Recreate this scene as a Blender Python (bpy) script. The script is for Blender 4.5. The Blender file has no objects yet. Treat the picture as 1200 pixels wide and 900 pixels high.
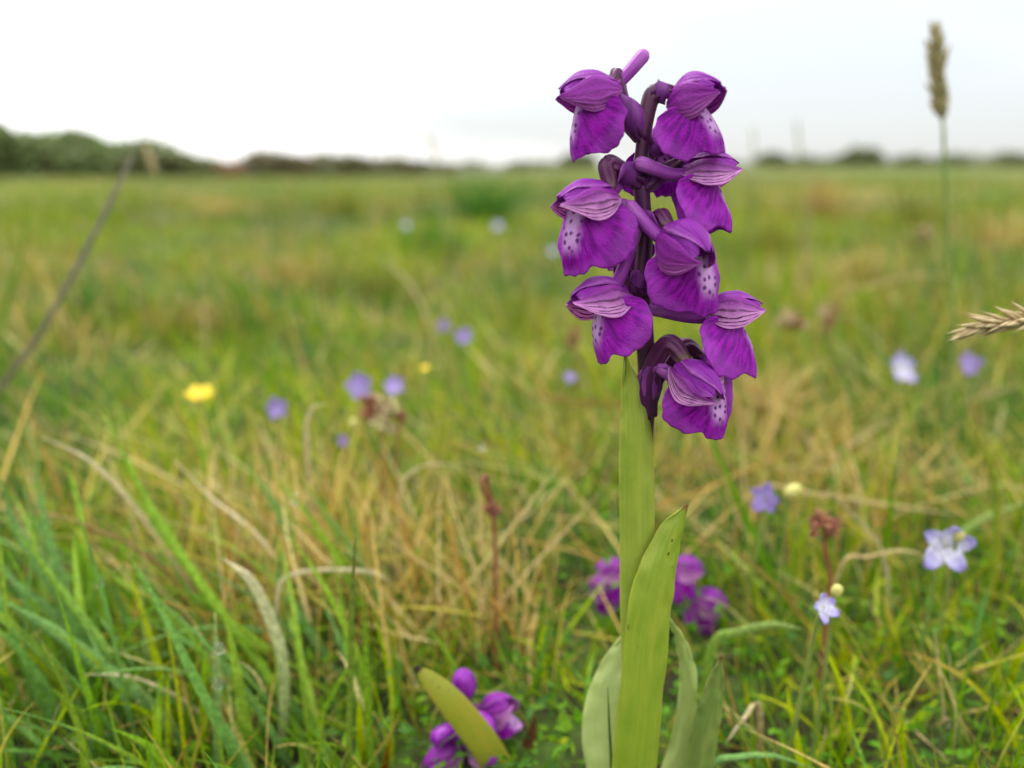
import bpy, math, random
import numpy as np
from mathutils import Vector, Matrix, noise as mnoise

R = math.radians
random.seed(11)
rng = np.random.default_rng(11)
scn = bpy.context.scene
COL = scn.collection

# ------------------------------------------------------------------ camera
FPX, IW, IH = 942.0, 1200.0, 900.0          # focal length in pixels of the photograph
HORIZON = 206.0
PITCH = math.atan((IH / 2 - HORIZON) / FPX)
CAMH = 0.12                                  # phone held 12 cm above the turf
CAM = Vector((0, 0, CAMH))
ORC_Y = 0.12                                 # the orchid stands 12 cm in front of it
cd = bpy.data.cameras.new('camera')
cam = bpy.data.objects.new('camera', cd)
COL.objects.link(cam)
cam.location = CAM
cam.rotation_euler = (math.pi / 2 - PITCH, 0, 0)
cd.sensor_width = 36.0
cd.lens = 36.0 * FPX / IW
cd.clip_start = 0.004
cd.clip_end = 6000
cd.dof.use_dof = True
cd.dof.focus_distance = 0.1185
cd.dof.aperture_fstop = 10.3
cd.dof.aperture_blades = 0
scn.camera = cam

# ------------------------------------------------------------------ sky and sun
SUN_EL, SUN_AZ = R(56), R(-38)               # azimuth from +Y (ahead), negative = left
w = bpy.data.worlds.new('World')
scn.world = w
w.use_nodes = True
nt = w.node_tree
nt.nodes.clear()


def N(t, kind, **kw):
    n = t.nodes.new(kind)
    for k, v in kw.items():
        if k == 'inp':
            for kk, vv in v.items():
                n.inputs[kk].default_value = vv
        else:
            setattr(n, k, v)
    return n


def mth(t, op, a, b=None, c=None, clamp=False):
    n = t.nodes.new('ShaderNodeMath')
    n.operation = op
    n.use_clamp = clamp
    for i, v in enumerate((a, b, c)):
        if v is None:
            continue
        if isinstance(v, (int, float)):
            n.inputs[i].default_value = v
        else:
            t.links.new(v, n.inputs[i])
    return n.outputs[0]


def smooth(t, val, lo, hi, a=0.0, b=1.0):
    n = t.nodes.new('ShaderNodeMapRange')
    n.interpolation_type = 'SMOOTHSTEP'
    t.links.new(val, n.inputs['Value'])
    n.inputs['From Min'].default_value = lo
    n.inputs['From Max'].default_value = hi
    n.inputs['To Min'].default_value = a
    n.inputs['To Max'].default_value = b
    return n.outputs[0]


def mixc(t, fac, a, b, blend='MIX'):
    n = t.nodes.new('ShaderNodeMix')
    n.data_type = 'RGBA'
    n.blend_type = blend
    n.clamp_factor = True
    for s, v in ((0, fac), (6, a), (7, b)):
        if isinstance(v, (int, float)):
            n.inputs[s].default_value = v
        elif isinstance(v, (tuple, list)):
            n.inputs[s].default_value = tuple(v) + ((1,) if len(v) == 3 else ())
        else:
            t.links.new(v, n.inputs[s])
    return n.outputs[2]


sky = N(nt, 'ShaderNodeTexSky', sky_type='NISHITA', sun_disc=False, sun_elevation=SUN_EL, sun_rotation=SUN_AZ)
bg1 = N(nt, 'ShaderNodeBackground', inp={'Strength': 0.10})
nt.links.new(sky.outputs[0], bg1.inputs[0])
tc = N(nt, 'ShaderNodeTexCoord')
sp = N(nt, 'ShaderNodeSeparateXYZ')
nt.links.new(tc.outputs['Generated'], sp.inputs[0])
zc = mth(nt, 'MAXIMUM', sp.outputs[2], 0.0)
cie = mth(nt, 'MULTIPLY_ADD', zc, 0.667, 0.333)                # overcast sky: zenith three times the horizon
# flat cloud layer seen in perspective
dz = mth(nt, 'ADD', zc, 0.16)
cx = mth(nt, 'DIVIDE', sp.outputs[0], dz)
cy = mth(nt, 'DIVIDE', sp.outputs[1], dz)
cv = N(nt, 'ShaderNodeCombineXYZ', inp={'Z': 11.6})
nt.links.new(cx, cv.inputs[0])
nt.links.new(cy, cv.inputs[1])
nz = N(nt, 'ShaderNodeTexNoise', inp={'Scale': 0.22, 'Detail': 4.0, 'Roughness': 0.45, 'Distortion': 0.2})
nt.links.new(cv.outputs[0], nz.inputs['Vector'])
cl = smooth(nt, nz.outputs['Fac'], 0.40, 0.60, 0.38, 1.00)
rad = mth(nt, 'MULTIPLY', cie, cl)
ccol = mixc(nt, cl, (0.93, 0.965, 1.0), (1.0, 1.0, 1.0))
bg2 = N(nt, 'ShaderNodeBackground')
nt.links.new(ccol, bg2.inputs[0])
nt.links.new(mth(nt, 'MULTIPLY', rad, 2.15), bg2.inputs[1])
mx = N(nt, 'ShaderNodeMixShader', inp={0: 0.88})
nt.links.new(bg1.outputs[0], mx.inputs[1])
nt.links.new(bg2.outputs[0], mx.inputs[2])
wo = N(nt, 'ShaderNodeOutputWorld')
nt.links.new(mx.outputs[0], wo.inputs[0])

sd = bpy.data.lights.new('sun', 'SUN')
sd.energy = 1.5
sd.angle = R(28)
sd.color = (1.0, 0.97, 0.92)
sun = bpy.data.objects.new('sun', sd)
COL.objects.link(sun)
sdir = Vector((math.sin(SUN_AZ) * math.cos(SUN_EL), math.cos(SUN_AZ) * math.cos(SUN_EL), math.sin(SUN_EL)))
sun.rotation_euler = sdir.to_track_quat('Z', 'Y').to_euler()
sun.location = (0, 0, 5)

scn.view_settings.view_transform = 'Standard'
scn.view_settings.look = 'None'
scn.view_settings.gamma = 1.0
scn.view_settings.exposure = 1.48
scn.cycles.use_denoising = True
scn.cycles.max_bounces = 8
scn.cycles.transparent_max_bounces = 8
scn.cycles.caustics_reflective = False
scn.cycles.caustics_refractive = False


# ------------------------------------------------------------------ helpers
def P(x, y, Y):
    """world point seen at pixel (x, y) of the photograph, standing Y metres ahead of the camera"""
    u, v = (x - IW / 2) / FPX, (IH / 2 - y) / FPX
    c, s = math.cos(PITCH), math.sin(PITCH)
    k = Y / (c + v * s)
    return Vector((u * k, Y, CAMH + (-s + v * c) * k))


def px2m(Y, n=1.0):
    return n * Y / FPX


def terrain(x, y):
    x = np.asarray(x, float)
    y = np.asarray(y, float)
    r = np.sqrt(x * x + y * y) + 1e-6
    z = 0.0035 * np.sin(61 * x + 1.3) * np.sin(53 * y + .4)
    a = np.clip((r - .3) / 1.5, 0, 1)
    z = z + a * .018 * (np.sin(5.1 * x + 2.1) * np.sin(4.3 * y + 1.0) + .6 * np.sin(9.7 * x - 3 * y))
    b = np.clip((r - 2.5) / 6, 0, 1)
    z = z + b * .022 * (np.sin(1.7 * x + .5) * np.sin(1.3 * y + 2.0))
    ang = x / np.maximum(np.abs(y), 1.0)
    f = np.clip((ang + .22) / .40, 0, 1)
    f = f * f * (3 - 2 * f)
    q = np.clip((y - 8) / 62, 0, 1)
    z = z + (y > 0) * q * q * (3 - 2 * q) * .75 * f
    return z


def tz(x, y):
    return float(terrain(x, y))


def cr(pts, n):
    """Catmull-Rom resample of a list of Vectors (or floats)"""
    if isinstance(pts[0], (int, float)):
        q = [pts[0]] + list(pts) + [pts[-1]]
    else:
        q = [pts[0] * 2 - pts[1]] + list(pts) + [pts[-1] * 2 - pts[-2]]
    m = len(pts) - 1
    out = []
    for i in range(n):
        f = i / (n - 1) * m
        k = min(int(f), m - 1)
        t = f - k
        a, b, c, d = q[k:k + 4]
        out.append(0.5 * ((2 * b) + (c - a) * t + (2 * a - 5 * b + 4 * c - d) * t * t + (3 * b - a - 3 * c + d) * t ** 3))
    return out


def tag(o, label=None, cat=None, group=None, kind=None):
    for k, v in (('label', label), ('category', cat), ('group', group), ('kind', kind)):
        if v:
            o[k] = v
    return o


def empty(name, loc):
    o = bpy.data.objects.new(name, None)
    o.empty_display_size = 0.01
    o.location = loc
    COL.objects.link(o)
    return o


def origin_of(o):
    v = Vector((0, 0, 0))
    while o:
        v += o.location
        o = o.parent
    return v


def build(name, verts, faces, mat, parent=None, uv=None, col=None, at=None, thick=0, sub=0, smooth_=True):
    """one mesh object from world-space vertices"""
    o0 = origin_of(parent) if parent else (Vector(at) if at is not None else Vector((0, 0, 0)))
    me = bpy.data.meshes.new(name)
    me.from_pydata([tuple(Vector(v) - o0) for v in verts], [], faces)
    if uv is not None:
        l = me.uv_layers.new(name='UVMap')
        idx = np.empty(len(me.loops), dtype=np.int32)
        me.loops.foreach_get('vertex_index', idx)
        l.data.foreach_set('uv', np.asarray(uv, dtype=np.float32)[idx].ravel())
    if col is not None:
        ca = me.color_attributes.new('Col', 'FLOAT_COLOR', 'POINT')
        c = np.ones((len(verts), 4), dtype=np.float32)
        c[:, :3] = np.asarray(col, dtype=np.float32)
        ca.data.foreach_set('color', c.ravel())
    if smooth_:
        me.polygons.foreach_set('use_smooth', [True] * len(me.polygons))
    me.materials.append(mat)
    o = bpy.data.objects.new(name, me)
    COL.objects.link(o)
    if parent:
        o.parent = parent
    else:
        o.location = o0
    if sub:
        m = o.modifiers.new('sub', 'SUBSURF')
        m.levels = m.render_levels = sub
    if thick:
        m = o.modifiers.new('thick', 'SOLIDIFY')
        m.thickness = thick
        m.offset = 0
    return o


def grid(nr, nc, base=0):
    return [(base + i * nc + j, base + i * nc + j + 1, base + (i + 1) * nc + j + 1, base + (i + 1) * nc + j)
            for i in range(nr - 1) for j in range(nc - 1)]


def tube_data(pts, rad, ns=10, ridge=0, nridge=6, cap=True):
    V, F, UV = [], [], []
    n = len(pts)
    T = [(pts[min(i + 1, n - 1)] - pts[max(i - 1, 0)]).normalized() for i in range(n)]
    a = T[0].orthogonal().normalized()
    for i in range(n):
        a = (a - T[i] * a.dot(T[i])).normalized()
        b = T[i].cross(a)
        for j in range(ns):
            th = 2 * math.pi * j / ns
            r = rad[i] * (1 + ridge * math.cos(nridge * th + i * .25))
            V.append(pts[i] + a * (r * math.cos(th)) + b * (r * math.sin(th)))
            UV.append((j / ns, i / (n - 1)))
    for i in range(n - 1):
        for j in range(ns):
            F.append((i * ns + j, i * ns + (j + 1) % ns, (i + 1) * ns + (j + 1) % ns, (i + 1) * ns + j))
    if cap:
        F.append(tuple(range(ns))[::-1])
        F.append(tuple((n - 1) * ns + j for j in range(ns)))
    return V, F, UV


def tube(name, ctrl, rads, mat, parent=None, n=16, ns=10, at=None, ridge=0, nridge=6, blunt=False):
    p = cr(ctrl, n)
    r = cr(list(rads), n)
    if blunt:
        e = (p[-1] - p[-2]).normalized()
        for k in range(1, 4):
            f = k / 3
            p.append(p[n - 1] + e * (r[n - 1] * math.sin(f * 1.5)))
            r.append(r[n - 1] * max(.08, math.cos(f * 1.5)))
    V, F, UV = tube_data(p, r, ns, ridge, nridge)
    return build(name, V, F, mat, parent, uv=UV, at=at)


def ribbon_data(ctrl, widths, side, curl=0.0, n=20, nc=7, ripple=0.0, seed=0, twist=0.0):
    """strap along ctrl; half widths; side = wished direction of the right edge; curl = half angle of the gutter"""
    p = cr(ctrl, n)
    w_ = cr(list(widths), n)
    cu = cr(list(curl), n) if isinstance(curl, (list, tuple)) else [curl] * n
    V, UV = [], []
    for i in range(n):
        T = (p[min(i + 1, n - 1)] - p[max(i - 1, 0)]).normalized()
        s = side - T * side.dot(T)
        s.normalize()
        if twist:
            s = Matrix.Rotation(twist * i / (n - 1), 3, T) @ s
        nn = s.cross(T)
        for j in range(nc):
            a = -1 + 2 * j / (nc - 1)
            ww = max(w_[i], 1e-5)
            if abs(cu[i]) > 1e-3:
                r = ww / cu[i]
                q = p[i] + s * (r * math.sin(a * cu[i])) + nn * (r * (1 - math.cos(a * cu[i])))
            else:
                q = p[i] + s * (a * ww)
            if ripple:
                q = q + nn * (ripple * a * mnoise.noise(Vector((i * .45, a * 1.2, seed))))
            V.append(q)
            UV.append(((a + 1) / 2, i / (n - 1)))
    return V, grid(n, nc), UV


# ------------------------------------------------------------------ materials
def newmat(name):
    m = bpy.data.materials.new(name)
    m.use_nodes = True
    t = m.node_tree
    t.nodes.clear()
    return m, t


def finish(t, color, rough=.5, spec=.35, trans=.3, tcol=None, bump=None, bstr=.3, bdist=.0002, sheen=0):
    out = N(t, 'ShaderNodeOutputMaterial')
    pr = N(t, 'ShaderNodeBsdfPrincipled', inp={'Roughness': rough, 'Specular IOR Level': spec})
    if sheen:
        pr.inputs['Sheen Weight'].default_value = sheen
    if isinstance(color, (tuple, list)):
        pr.inputs['Base Color'].default_value = tuple(color) + (1,)
    else:
        t.links.new(color, pr.inputs['Base Color'])
    nrm = None
    if bump is not None:
        b = N(t, 'ShaderNodeBump', inp={'Strength': bstr, 'Distance': bdist})
        t.links.new(bump, b.inputs['Height'])
        nrm = b.outputs[0]
        t.links.new(nrm, pr.inputs['Normal'])
    if trans:
        tr = N(t, 'ShaderNodeBsdfTranslucent')
        tcol = color if tcol is None else tcol
        if isinstance(tcol, (tuple, list)):
            tr.inputs[0].default_value = tuple(tcol) + (1,)
        else:
            t.links.new(tcol, tr.inputs[0])
        m = N(t, 'ShaderNodeMixShader', inp={0: trans})
        t.links.new(pr.outputs[0], m.inputs[1])
        t.links.new(tr.outputs[0], m.inputs[2])
        t.links.new(m.outputs[0], out.inputs[0])
    else:
        t.links.new(pr.outputs[0], out.inputs[0])


def uvsep(t):
    u = N(t, 'ShaderNodeUVMap', uv_map='UVMap')
    s = N(t, 'ShaderNodeSeparateXYZ')
    t.links.new(u.outputs[0], s.inputs[0])
    return u.outputs[0], s.outputs[0], s.outputs[1]


def noise_uv(t, vec, sx, sy, scale=1.0, detail=3, w_=0.0):
    mp = N(t, 'ShaderNodeMapping', inp={'Scale': (sx, sy, 1), 'Location': (w_, w_ * .7, 0)})
    t.links.new(vec, mp.inputs[0])
    n = N(t, 'ShaderNodeTexNoise', inp={'Scale': scale, 'Detail': detail})
    t.links.new(mp.outputs[0], n.inputs['Vector'])
    return n.outputs['Fac']


def objnoise(t, scale, detail=3):
    c = N(t, 'ShaderNodeTexCoord')
    n = N(t, 'ShaderNodeTexNoise', inp={'Scale': scale, 'Detail': detail})
    t.links.new(c.outputs['Object'], n.inputs['Vector'])
    return n.outputs['Fac']


def mat_lip():
    m, t = newmat('lip_petal')
    uv, a, d = uvsep(t)                       # millimetres across and down the lip
    aa = mth(t, 'ABSOLUTE', a)
    wob = noise_uv(t, uv, .5, .5)
    aw = mth(t, 'MULTIPLY_ADD', wob, 1.6, aa)
    pale = mth(t, 'MULTIPLY', smooth(t, aw, 1.3, 2.9, 1, 0), smooth(t, d, 3.8, 6.6, 1, 0))
    ang = mth(t, 'ARCTAN2', a, mth(t, 'ADD', d, 1.5))
    rr = mth(t, 'SQRT', mth(t, 'ADD', mth(t, 'MULTIPLY', a, a), mth(t, 'MULTIPLY', d, d)))
    cvn = N(t, 'ShaderNodeCombineXYZ')
    t.links.new(mth(t, 'MULTIPLY', ang, 13.0), cvn.inputs[0])
    t.links.new(mth(t, 'MULTIPLY', rr, .28), cvn.inputs[1])
    vn = N(t, 'ShaderNodeTexNoise', inp={'Scale': 1.0, 'Detail': 3})
    t.links.new(cvn.outputs[0], vn.inputs['Vector'])
    veins = smooth(t, vn.outputs['Fac'], .40, .62)
    col = mixc(t, veins, (0.21, 0.001, 0.275), (0.41, 0.005, 0.49))
    big = objnoise(t, 350)
    col = mixc(t, smooth(t, big, .45, .7, 0, .5), col, (0.44, 0.035, 0.56))
    rim = smooth(t, rr, 7.0, 9.0, 0, .30)
    col = mixc(t, rim, col, (0.52, 0.11, 0.62))
    col = mixc(t, mth(t, 'MULTIPLY', pale, .88), col, (0.72, 0.42, 0.76))
    # dark purple dots on the pale band
    mp = N(t, 'ShaderNodeMapping', inp={'Scale': (.80, .72, 1), 'Location': (.37, .2, 0)})
    t.links.new(uv, mp.inputs[0])
    vo = N(t, 'ShaderNodeTexVoronoi', inp={'Scale': 1.0, 'Randomness': .85})
    vo.voronoi_dimensions = '2D'
    t.links.new(mp.outputs[0], vo.inputs['Vector'])
    dot = smooth(t, mth(t, 'MULTIPLY_ADD', mth(t, 'SUBTRACT', objnoise(t, 2200, 2), .5), .35, vo.outputs['Distance']), .12, .33, .9, 0)
    dot = mth(t, 'MULTIPLY', dot, mth(t, 'MULTIPLY', smooth(t, aa, 1.5, 1.9, 1, 0), mth(t, 'MULTIPLY', smooth(t, d, .7, 1.3), smooth(t, d, 5.0, 6.0, 1, 0))))
    col = mixc(t, dot, col, (0.11, 0.002, 0.17))
    h = mth(t, 'ADD', vn.outputs['Fac'], mth(t, 'MULTIPLY', objnoise(t, 3800, 3), .9))
    finish(t, col, .46, .20, .42, bump=h, bstr=.6, bdist=.0003)
    return m


def mat_veined(name, top, bottom, vein, nveins, vstr, lo, hi, trans=.28):
    """petal with lengthwise veins: UV u across (0 top edge to 1 lower edge), v along"""
    m, t = newmat(name)
    uv, u, v = uvsep(t)
    nn = noise_uv(t, uv, 2.6, 3.4)
    n2 = objnoise(t, 700, 2)
    # veins fan out from the base
    fan = mth(t, 'MULTIPLY_ADD', nn, .20, u)
    ph = mth(t, 'MULTIPLY', fan, nveins * 2 * math.pi)
    br = mth(t, 'SINE', ph)
    line = mth(t, 'MULTIPLY', smooth(t, br, .30, .85), smooth(t, n2, .30, .55, .35, 1))
    grad = smooth(t, mth(t, 'MULTIPLY_ADD', nn, .35, mth(t, 'SUBTRACT', u, .17)), lo, hi)
    col = mixc(t, grad, top, bottom)
    blot = objnoise(t, 500)
    col = mixc(t, smooth(t, blot, .4, .7, 0, .35), col, (top[0] * .75, top[1] * .5, top[2] * .8))
    lf = mth(t, 'MULTIPLY', line, mth(t, 'MULTIPLY', smooth(t, v, .03, .12), smooth(t, v, .84, .97, 1, 0)))
    lf = mth(t, 'MULTIPLY', lf, mth(t, 'MULTIPLY_ADD', grad, vstr * .65, vstr * .35))
    col = mixc(t, lf, col, vein)
    h = mth(t, 'ADD', mth(t, 'MULTIPLY', br, .22), objnoise(t, 3800, 3))
    finish(t, col, .46, .26, trans, bump=h, bstr=.6, bdist=.00022)
    return m


def mat_noise(name, c1, c2, scale=300, rough=.5, trans=.15, spec=.35, sx=1, sy=1, bstr=.3, lo=.4, hi=.62, bdist=.0002, c3=None):
    m, t = newmat(name)
    c = N(t, 'ShaderNodeTexCoord')
    mp = N(t, 'ShaderNodeMapping', inp={'Scale': (sx, sx, sy)})
    t.links.new(c.outputs['Object'], mp.inputs[0])
    n = N(t, 'ShaderNodeTexNoise', inp={'Scale': scale, 'Detail': 4})
    t.links.new(mp.outputs[0], n.inputs['Vector'])
    col = mixc(t, smooth(t, n.outputs['Fac'], lo, hi), c1, c2)
    if c3:
        n2 = N(t, 'ShaderNodeTexNoise', inp={'Scale': scale * .23, 'Detail': 2})
        t.links.new(mp.outputs[0], n2.inputs['Vector'])
        col = mixc(t, smooth(t, n2.outputs['Fac'], .5, .65), col, c3)
    finish(t, col, rough, spec, trans, bump=n.outputs['Fac'], bstr=bstr, bdist=bdist)
    return m


def mat_tube(name, c0, c1, c2, streak, rough=.4, trans=.12):
    """skin that changes colour along a tube, with fine lengthwise streaks"""
    m, t = newmat(name)
    uv, u, v = uvsep(t)
    nn = noise_uv(t, uv, 14, 1.6, detail=3)
    mo = objnoise(t, 420, 3)
    vv = mth(t, 'MULTIPLY_ADD', mth(t, 'SUBTRACT', mo, .5), .5, v)
    col = mixc(t, smooth(t, vv, .05, .50), c0, c1)
    col = mixc(t, smooth(t, vv, .50, .95), col, c2)
    col = mixc(t, smooth(t, nn, .45, .70, 0, .55), col, streak)
    h = mth(t, 'ADD', nn, mth(t, 'MULTIPLY', mo, .8))
    finish(t, col, rough, .28, trans, bump=h, bstr=.6, bdist=.00025)
    return m


def mat_leaf(name, c1, c2, edge, spots=.0, tipcol=None, trans=.3, spotcol=(.05, .03, .02), tip0=.985):
    m, t = newmat(name)
    uv, u, v = uvsep(t)
    ln = noise_uv(t, uv, 40, 1.8, detail=4)
    col = mixc(t, smooth(t, ln, .20, .80), c1, c2)
    mot = objnoise(t, 260, 4)
    col = mixc(t, smooth(t, mot, .45, .75, 0, .35), col, (c1[0] * .72, c1[1] * .85, c1[2] * .8))
    blot = noise_uv(t, uv, 3.5, 5.0, w_=4.1)
    col = mixc(t, smooth(t, blot, .45, .72, 0, .6), col, edge)
    ed = mth(t, 'ABSOLUTE', mth(t, 'SUBTRACT', u, .5))
    col = mixc(t, smooth(t, ed, .40, .5, 0, .6), col, edge)
    if tipcol:
        tp = mth(t, 'MULTIPLY_ADD', blot, .10, v)
        col = mixc(t, smooth(t, tp, tip0, tip0 + .05), col, tipcol)
    if spots:
        mp = N(t, 'ShaderNodeMapping', inp={'Scale': (4.2, 15.0, 1)})
        t.links.new(uv, mp.inputs[0])
        vo = N(t, 'ShaderNodeTexVoronoi', inp={'Scale': 1.0, 'Randomness': 1.0})
        vo.voronoi_dimensions = '2D'
        t.links.new(mp.outputs[0], vo.inputs['Vector'])
        sp_ = N(t, 'ShaderNodeSeparateXYZ')
        t.links.new(vo.outputs['Color'], sp_.inputs[0])
        keep = smooth(t, sp_.outputs[0], 1 - spots, 1 - spots + .02)
        size = mth(t, 'MULTIPLY_ADD', sp_.outputs[1], .09, .035)
        dd = mth(t, 'SUBTRACT', vo.outputs['Distance'], size)
        col = mixc(t, mth(t, 'MULTIPLY', mth(t, 'MULTIPLY', smooth(t, dd, -.02, .03, .85, 0), keep), smooth(t, v, .3, .6)), col, spotcol)
    h = mth(t, 'ADD', ln, mth(t, 'MULTIPLY', objnoise(t, 1500, 2), .5))
    finish(t, col, .36, .42, trans + .1, bump=h, bstr=.75, bdist=.00022)
    return m


def mat_grass():
    m, t = newmat('grass_blades')
    a = N(t, 'ShaderNodeVertexColor', layer_name='Col')
    n = objnoise(t, 900, 2)
    hsv = N(t, 'ShaderNodeHueSaturation')
    t.links.new(a.outputs[0], hsv.inputs['Color'])
    hsv.inputs['Saturation'].default_value = 1.08
    t.links.new(smooth(t, n, .3, .7, .72, 1.22), hsv.inputs['Value'])
    finish(t, hsv.outputs[0], .50, .18, .34)
    return m


def mat_ground():
    m, t = newmat('turf_soil')
    near = mixc(t, smooth(t, objnoise(t, 55, 5), .4, .62), (0.035, 0.030, 0.014), (0.06, 0.10, 0.018))
    big = objnoise(t, .8, 6)
    far = mixc(t, smooth(t, big, .38, .62), (0.075, 0.125, 0.02), (0.16, 0.14, 0.045))
    far = mixc(t, smooth(t, objnoise(t, .06, 4), .5, .66, 0, .7), far, (0.075, 0.13, 0.022))
    c = N(t, 'ShaderNodeTexCoord')
    ln = N(t, 'ShaderNodeVectorMath', operation='LENGTH')
    t.links.new(c.outputs['Object'], ln.inputs[0])
    col = mixc(t, smooth(t, ln.outputs['Value'], 1.5, 6), near, far)
    finish(t, col, .9, .1, 0, bump=objnoise(t, 120, 4), bstr=.6, bdist=.01)
    return m


M = {
    'lip': mat_lip(),
    'hood': mat_veined('hood_petal', (0.32, 0.025, 0.41), (0.52, 0.15, 0.56), (0.14, 0.008, 0.14), 4, .38, .55, 1.1, .42),
    'sepal': mat_veined('sepal_petal', (0.32, 0.03, 0.36), (0.66, 0.28, 0.60), (0.065, 0.004, 0.05), 5.5, 1.0, .02, .52, .40),
    'sepalp': mat_veined('purple_sepal_petal', (0.33, 0.026, 0.38), (0.50, 0.12, 0.50), (0.10, 0.006, 0.10), 5.5, .75, .15, .85, .40),
    'spur': mat_tube('spur_skin', (0.22, 0.02, 0.27), (0.30, 0.045, 0.36), (0.43, 0.12, 0.47), (0.18, 0.012, 0.22), .42, .25),
    'ovary': mat_tube('ovary_skin', (0.060, 0.007, 0.060), (0.095, 0.016, 0.075), (0.14, 0.085, 0.055), (0.055, 0.006, 0.05), .42, .08),
    'bract': mat_noise('bract_skin', (0.17, 0.025, 0.22), (0.25, 0.05, 0.29), 300, .42, .30, sx=2.5, sy=.5),
    'stem': mat_noise('stem_skin', (0.050, 0.007, 0.048), (0.085, 0.022, 0.055), 380, .36, .03, sx=2, sy=.3),
    'gstem': mat_noise('green_stem_skin', (0.15, 0.22, 0.04), (0.22, 0.27, 0.06), 300, .42, .15, sx=2, sy=.3),
    'leafA': mat_leaf('sheath_leaf', (0.30, 0.39, 0.038), (0.43, 0.51, 0.085), (0.45, 0.50, 0.08), trans=.30),
    'leafB': mat_leaf('front_leaf', (0.27, 0.37, 0.028), (0.35, 0.45, 0.05), (0.44, 0.48, 0.06), spots=.30, tipcol=(.24, .12, .03), trans=.30),
    'leafC': mat_leaf('pale_leaf', (0.44, 0.53, 0.17), (0.53, 0.61, 0.23), (0.52, 0.58, 0.22), trans=.30),
    'leafD': mat_leaf('dark_leaf', (0.17, 0.26, 0.05), (0.24, 0.32, 0.08), (0.34, 0.37, 0.10), spots=.12, tipcol=(.20, .09, .03), trans=.30),
    'leafY': mat_leaf('yellowing_leaf', (0.33, 0.36, 0.03), (0.42, 0.42, 0.045), (0.46, 0.38, 0.05), spots=.25, tipcol=(.025, .012, .008), trans=.30, tip0=.945),
    'grass': mat_grass(),
    'ground': mat_ground(),
    'violet': mat_veined('violet_petal', (0.36, 0.25, 0.62), (0.50, 0.40, 0.74), (0.24, 0.14, 0.48), 4, .5, .2, .8, .35),
    'violetpale': mat_veined('pale_violet_petal', (0.40, 0.35, 0.68), (0.80, 0.79, 0.84), (0.26, 0.20, 0.60), 4, .35, .1, .7, .35),
    'yellow': mat_noise('buttercup_petal', (0.85, 0.60, 0.01), (0.90, 0.68, 0.02), 200, .25, .25, spec=.6),
    'budyel': mat_noise('bud_skin', (0.50, 0.48, 0.12), (0.62, 0.56, 0.20), 200, .45, .25),
    'brown': mat_noise('brown_bract', (0.20, 0.065, 0.035), (0.32, 0.13, 0.07), 500, .55, .15),
    'straw': mat_noise('straw_bract', (0.42, 0.31, 0.15), (0.56, 0.44, 0.24), 500, .5, .25),
    'anther': mat_noise('anther_skin', (0.60, 0.55, 0.25), (0.70, 0.64, 0.34), 500, .5, .2),
    'red': mat_noise('red_stem_skin', (0.20, 0.06, 0.03), (0.27, 0.10, 0.045), 400, .5, .15),
    'seed': mat_noise('seedhead_husk', (0.30, 0.25, 0.11), (0.42, 0.36, 0.18), 700, .5, .25),
    'hedge': mat_noise('hedge_leaf', (0.13, 0.18, 0.055), (0.18, 0.23, 0.08), 1.1, .6, .3, c3=(0.17, 0.18, 0.07)),
    'heath': mat_noise('heath_leaf', (0.13, 0.12, 0.05), (0.19, 0.15, 0.07), .8, .7, .2, c3=(0.13, 0.15, 0.055)),
    'skyline': mat_noise('hazed_skyline_leaf', (0.15, 0.18, 0.08), (0.20, 0.22, 0.10), 1.1, .6, .3, c3=(0.19, 0.19, 0.09)),  # paler leaf colour stands in for distance haze, no air is built
    'bark': mat_noise('bark', (0.07, 0.055, 0.04), (0.12, 0.095, 0.07), 6, .9, 0),
    'cow': mat_noise('brown_hide', (0.12, 0.062, 0.032), (0.16, 0.085, 0.045), 3, .7, 0, spec=.15),
}
m, t = newmat('dew_water')
o_ = N(t, 'ShaderNodeOutputMaterial')
g_ = N(t, 'ShaderNodeBsdfPrincipled', inp={'Roughness': .0, 'IOR': 1.33, 'Transmission Weight': 1.0})
t.links.new(g_.outputs[0], o_.inputs[0])
M['dew'] = m

# ------------------------------------------------------------------ ground
def ground_sheet():
    th = np.concatenate([np.linspace(-math.pi, -1.2, 24, endpoint=False), np.linspace(-1.2, 1.2, 150, endpoint=False), np.linspace(1.2, math.pi, 24, endpoint=False)])
    rr = np.concatenate([[0.004], np.geomspace(.02, 3000, 170)])
    A, B = np.meshgrid(th, rr)
    X, Y = B * np.sin(A), B * np.cos(A)
    Z = terrain(X, Y)
    nr, nc = A.shape
    V = np.stack([X, Y, Z], -1).reshape(-1, 3)
    F = [(i * nc + j, i * nc + (j + 1) % nc, (i + 1) * nc + (j + 1) % nc, (i + 1) * nc + j) for i in range(nr - 1) for j in range(nc)]
    F.append(tuple(range(nc))[::-1])
    o = build('ground', [Vector(v) for v in V], [f[::-1] for f in F], M['ground'])
    tag(o, 'flat meadow ground reaching the horizon', 'ground', kind='structure')


ground_sheet()
ORC = P(750, 900, ORC_Y)
OX = ORC.x

# ------------------------------------------------------------------ meadow grass (uncountable)
def clump(x, y, seed):
    """tussocky variation of the sward, about -1 to 1, coarser with distance"""
    q = np.random.default_rng(seed)
    x = np.asarray(x, float)
    y = np.asarray(y, float)
    lr = np.log(np.hypot(x, y) + .05)
    a = np.arctan2(x, np.abs(y) + .02)
    v = 0
    for k in range(14):
        f = 5 + 2.2 * k
        th = q.uniform(0, math.pi)
        v = v + np.sin(f * (a * math.cos(th) * 1.3 + .75 * lr * math.sin(th)) + q.uniform(0, 6.28)) * (1.3 / (1 + .13 * k))
    return np.clip(v / 4.2, -1, 1)


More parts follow.
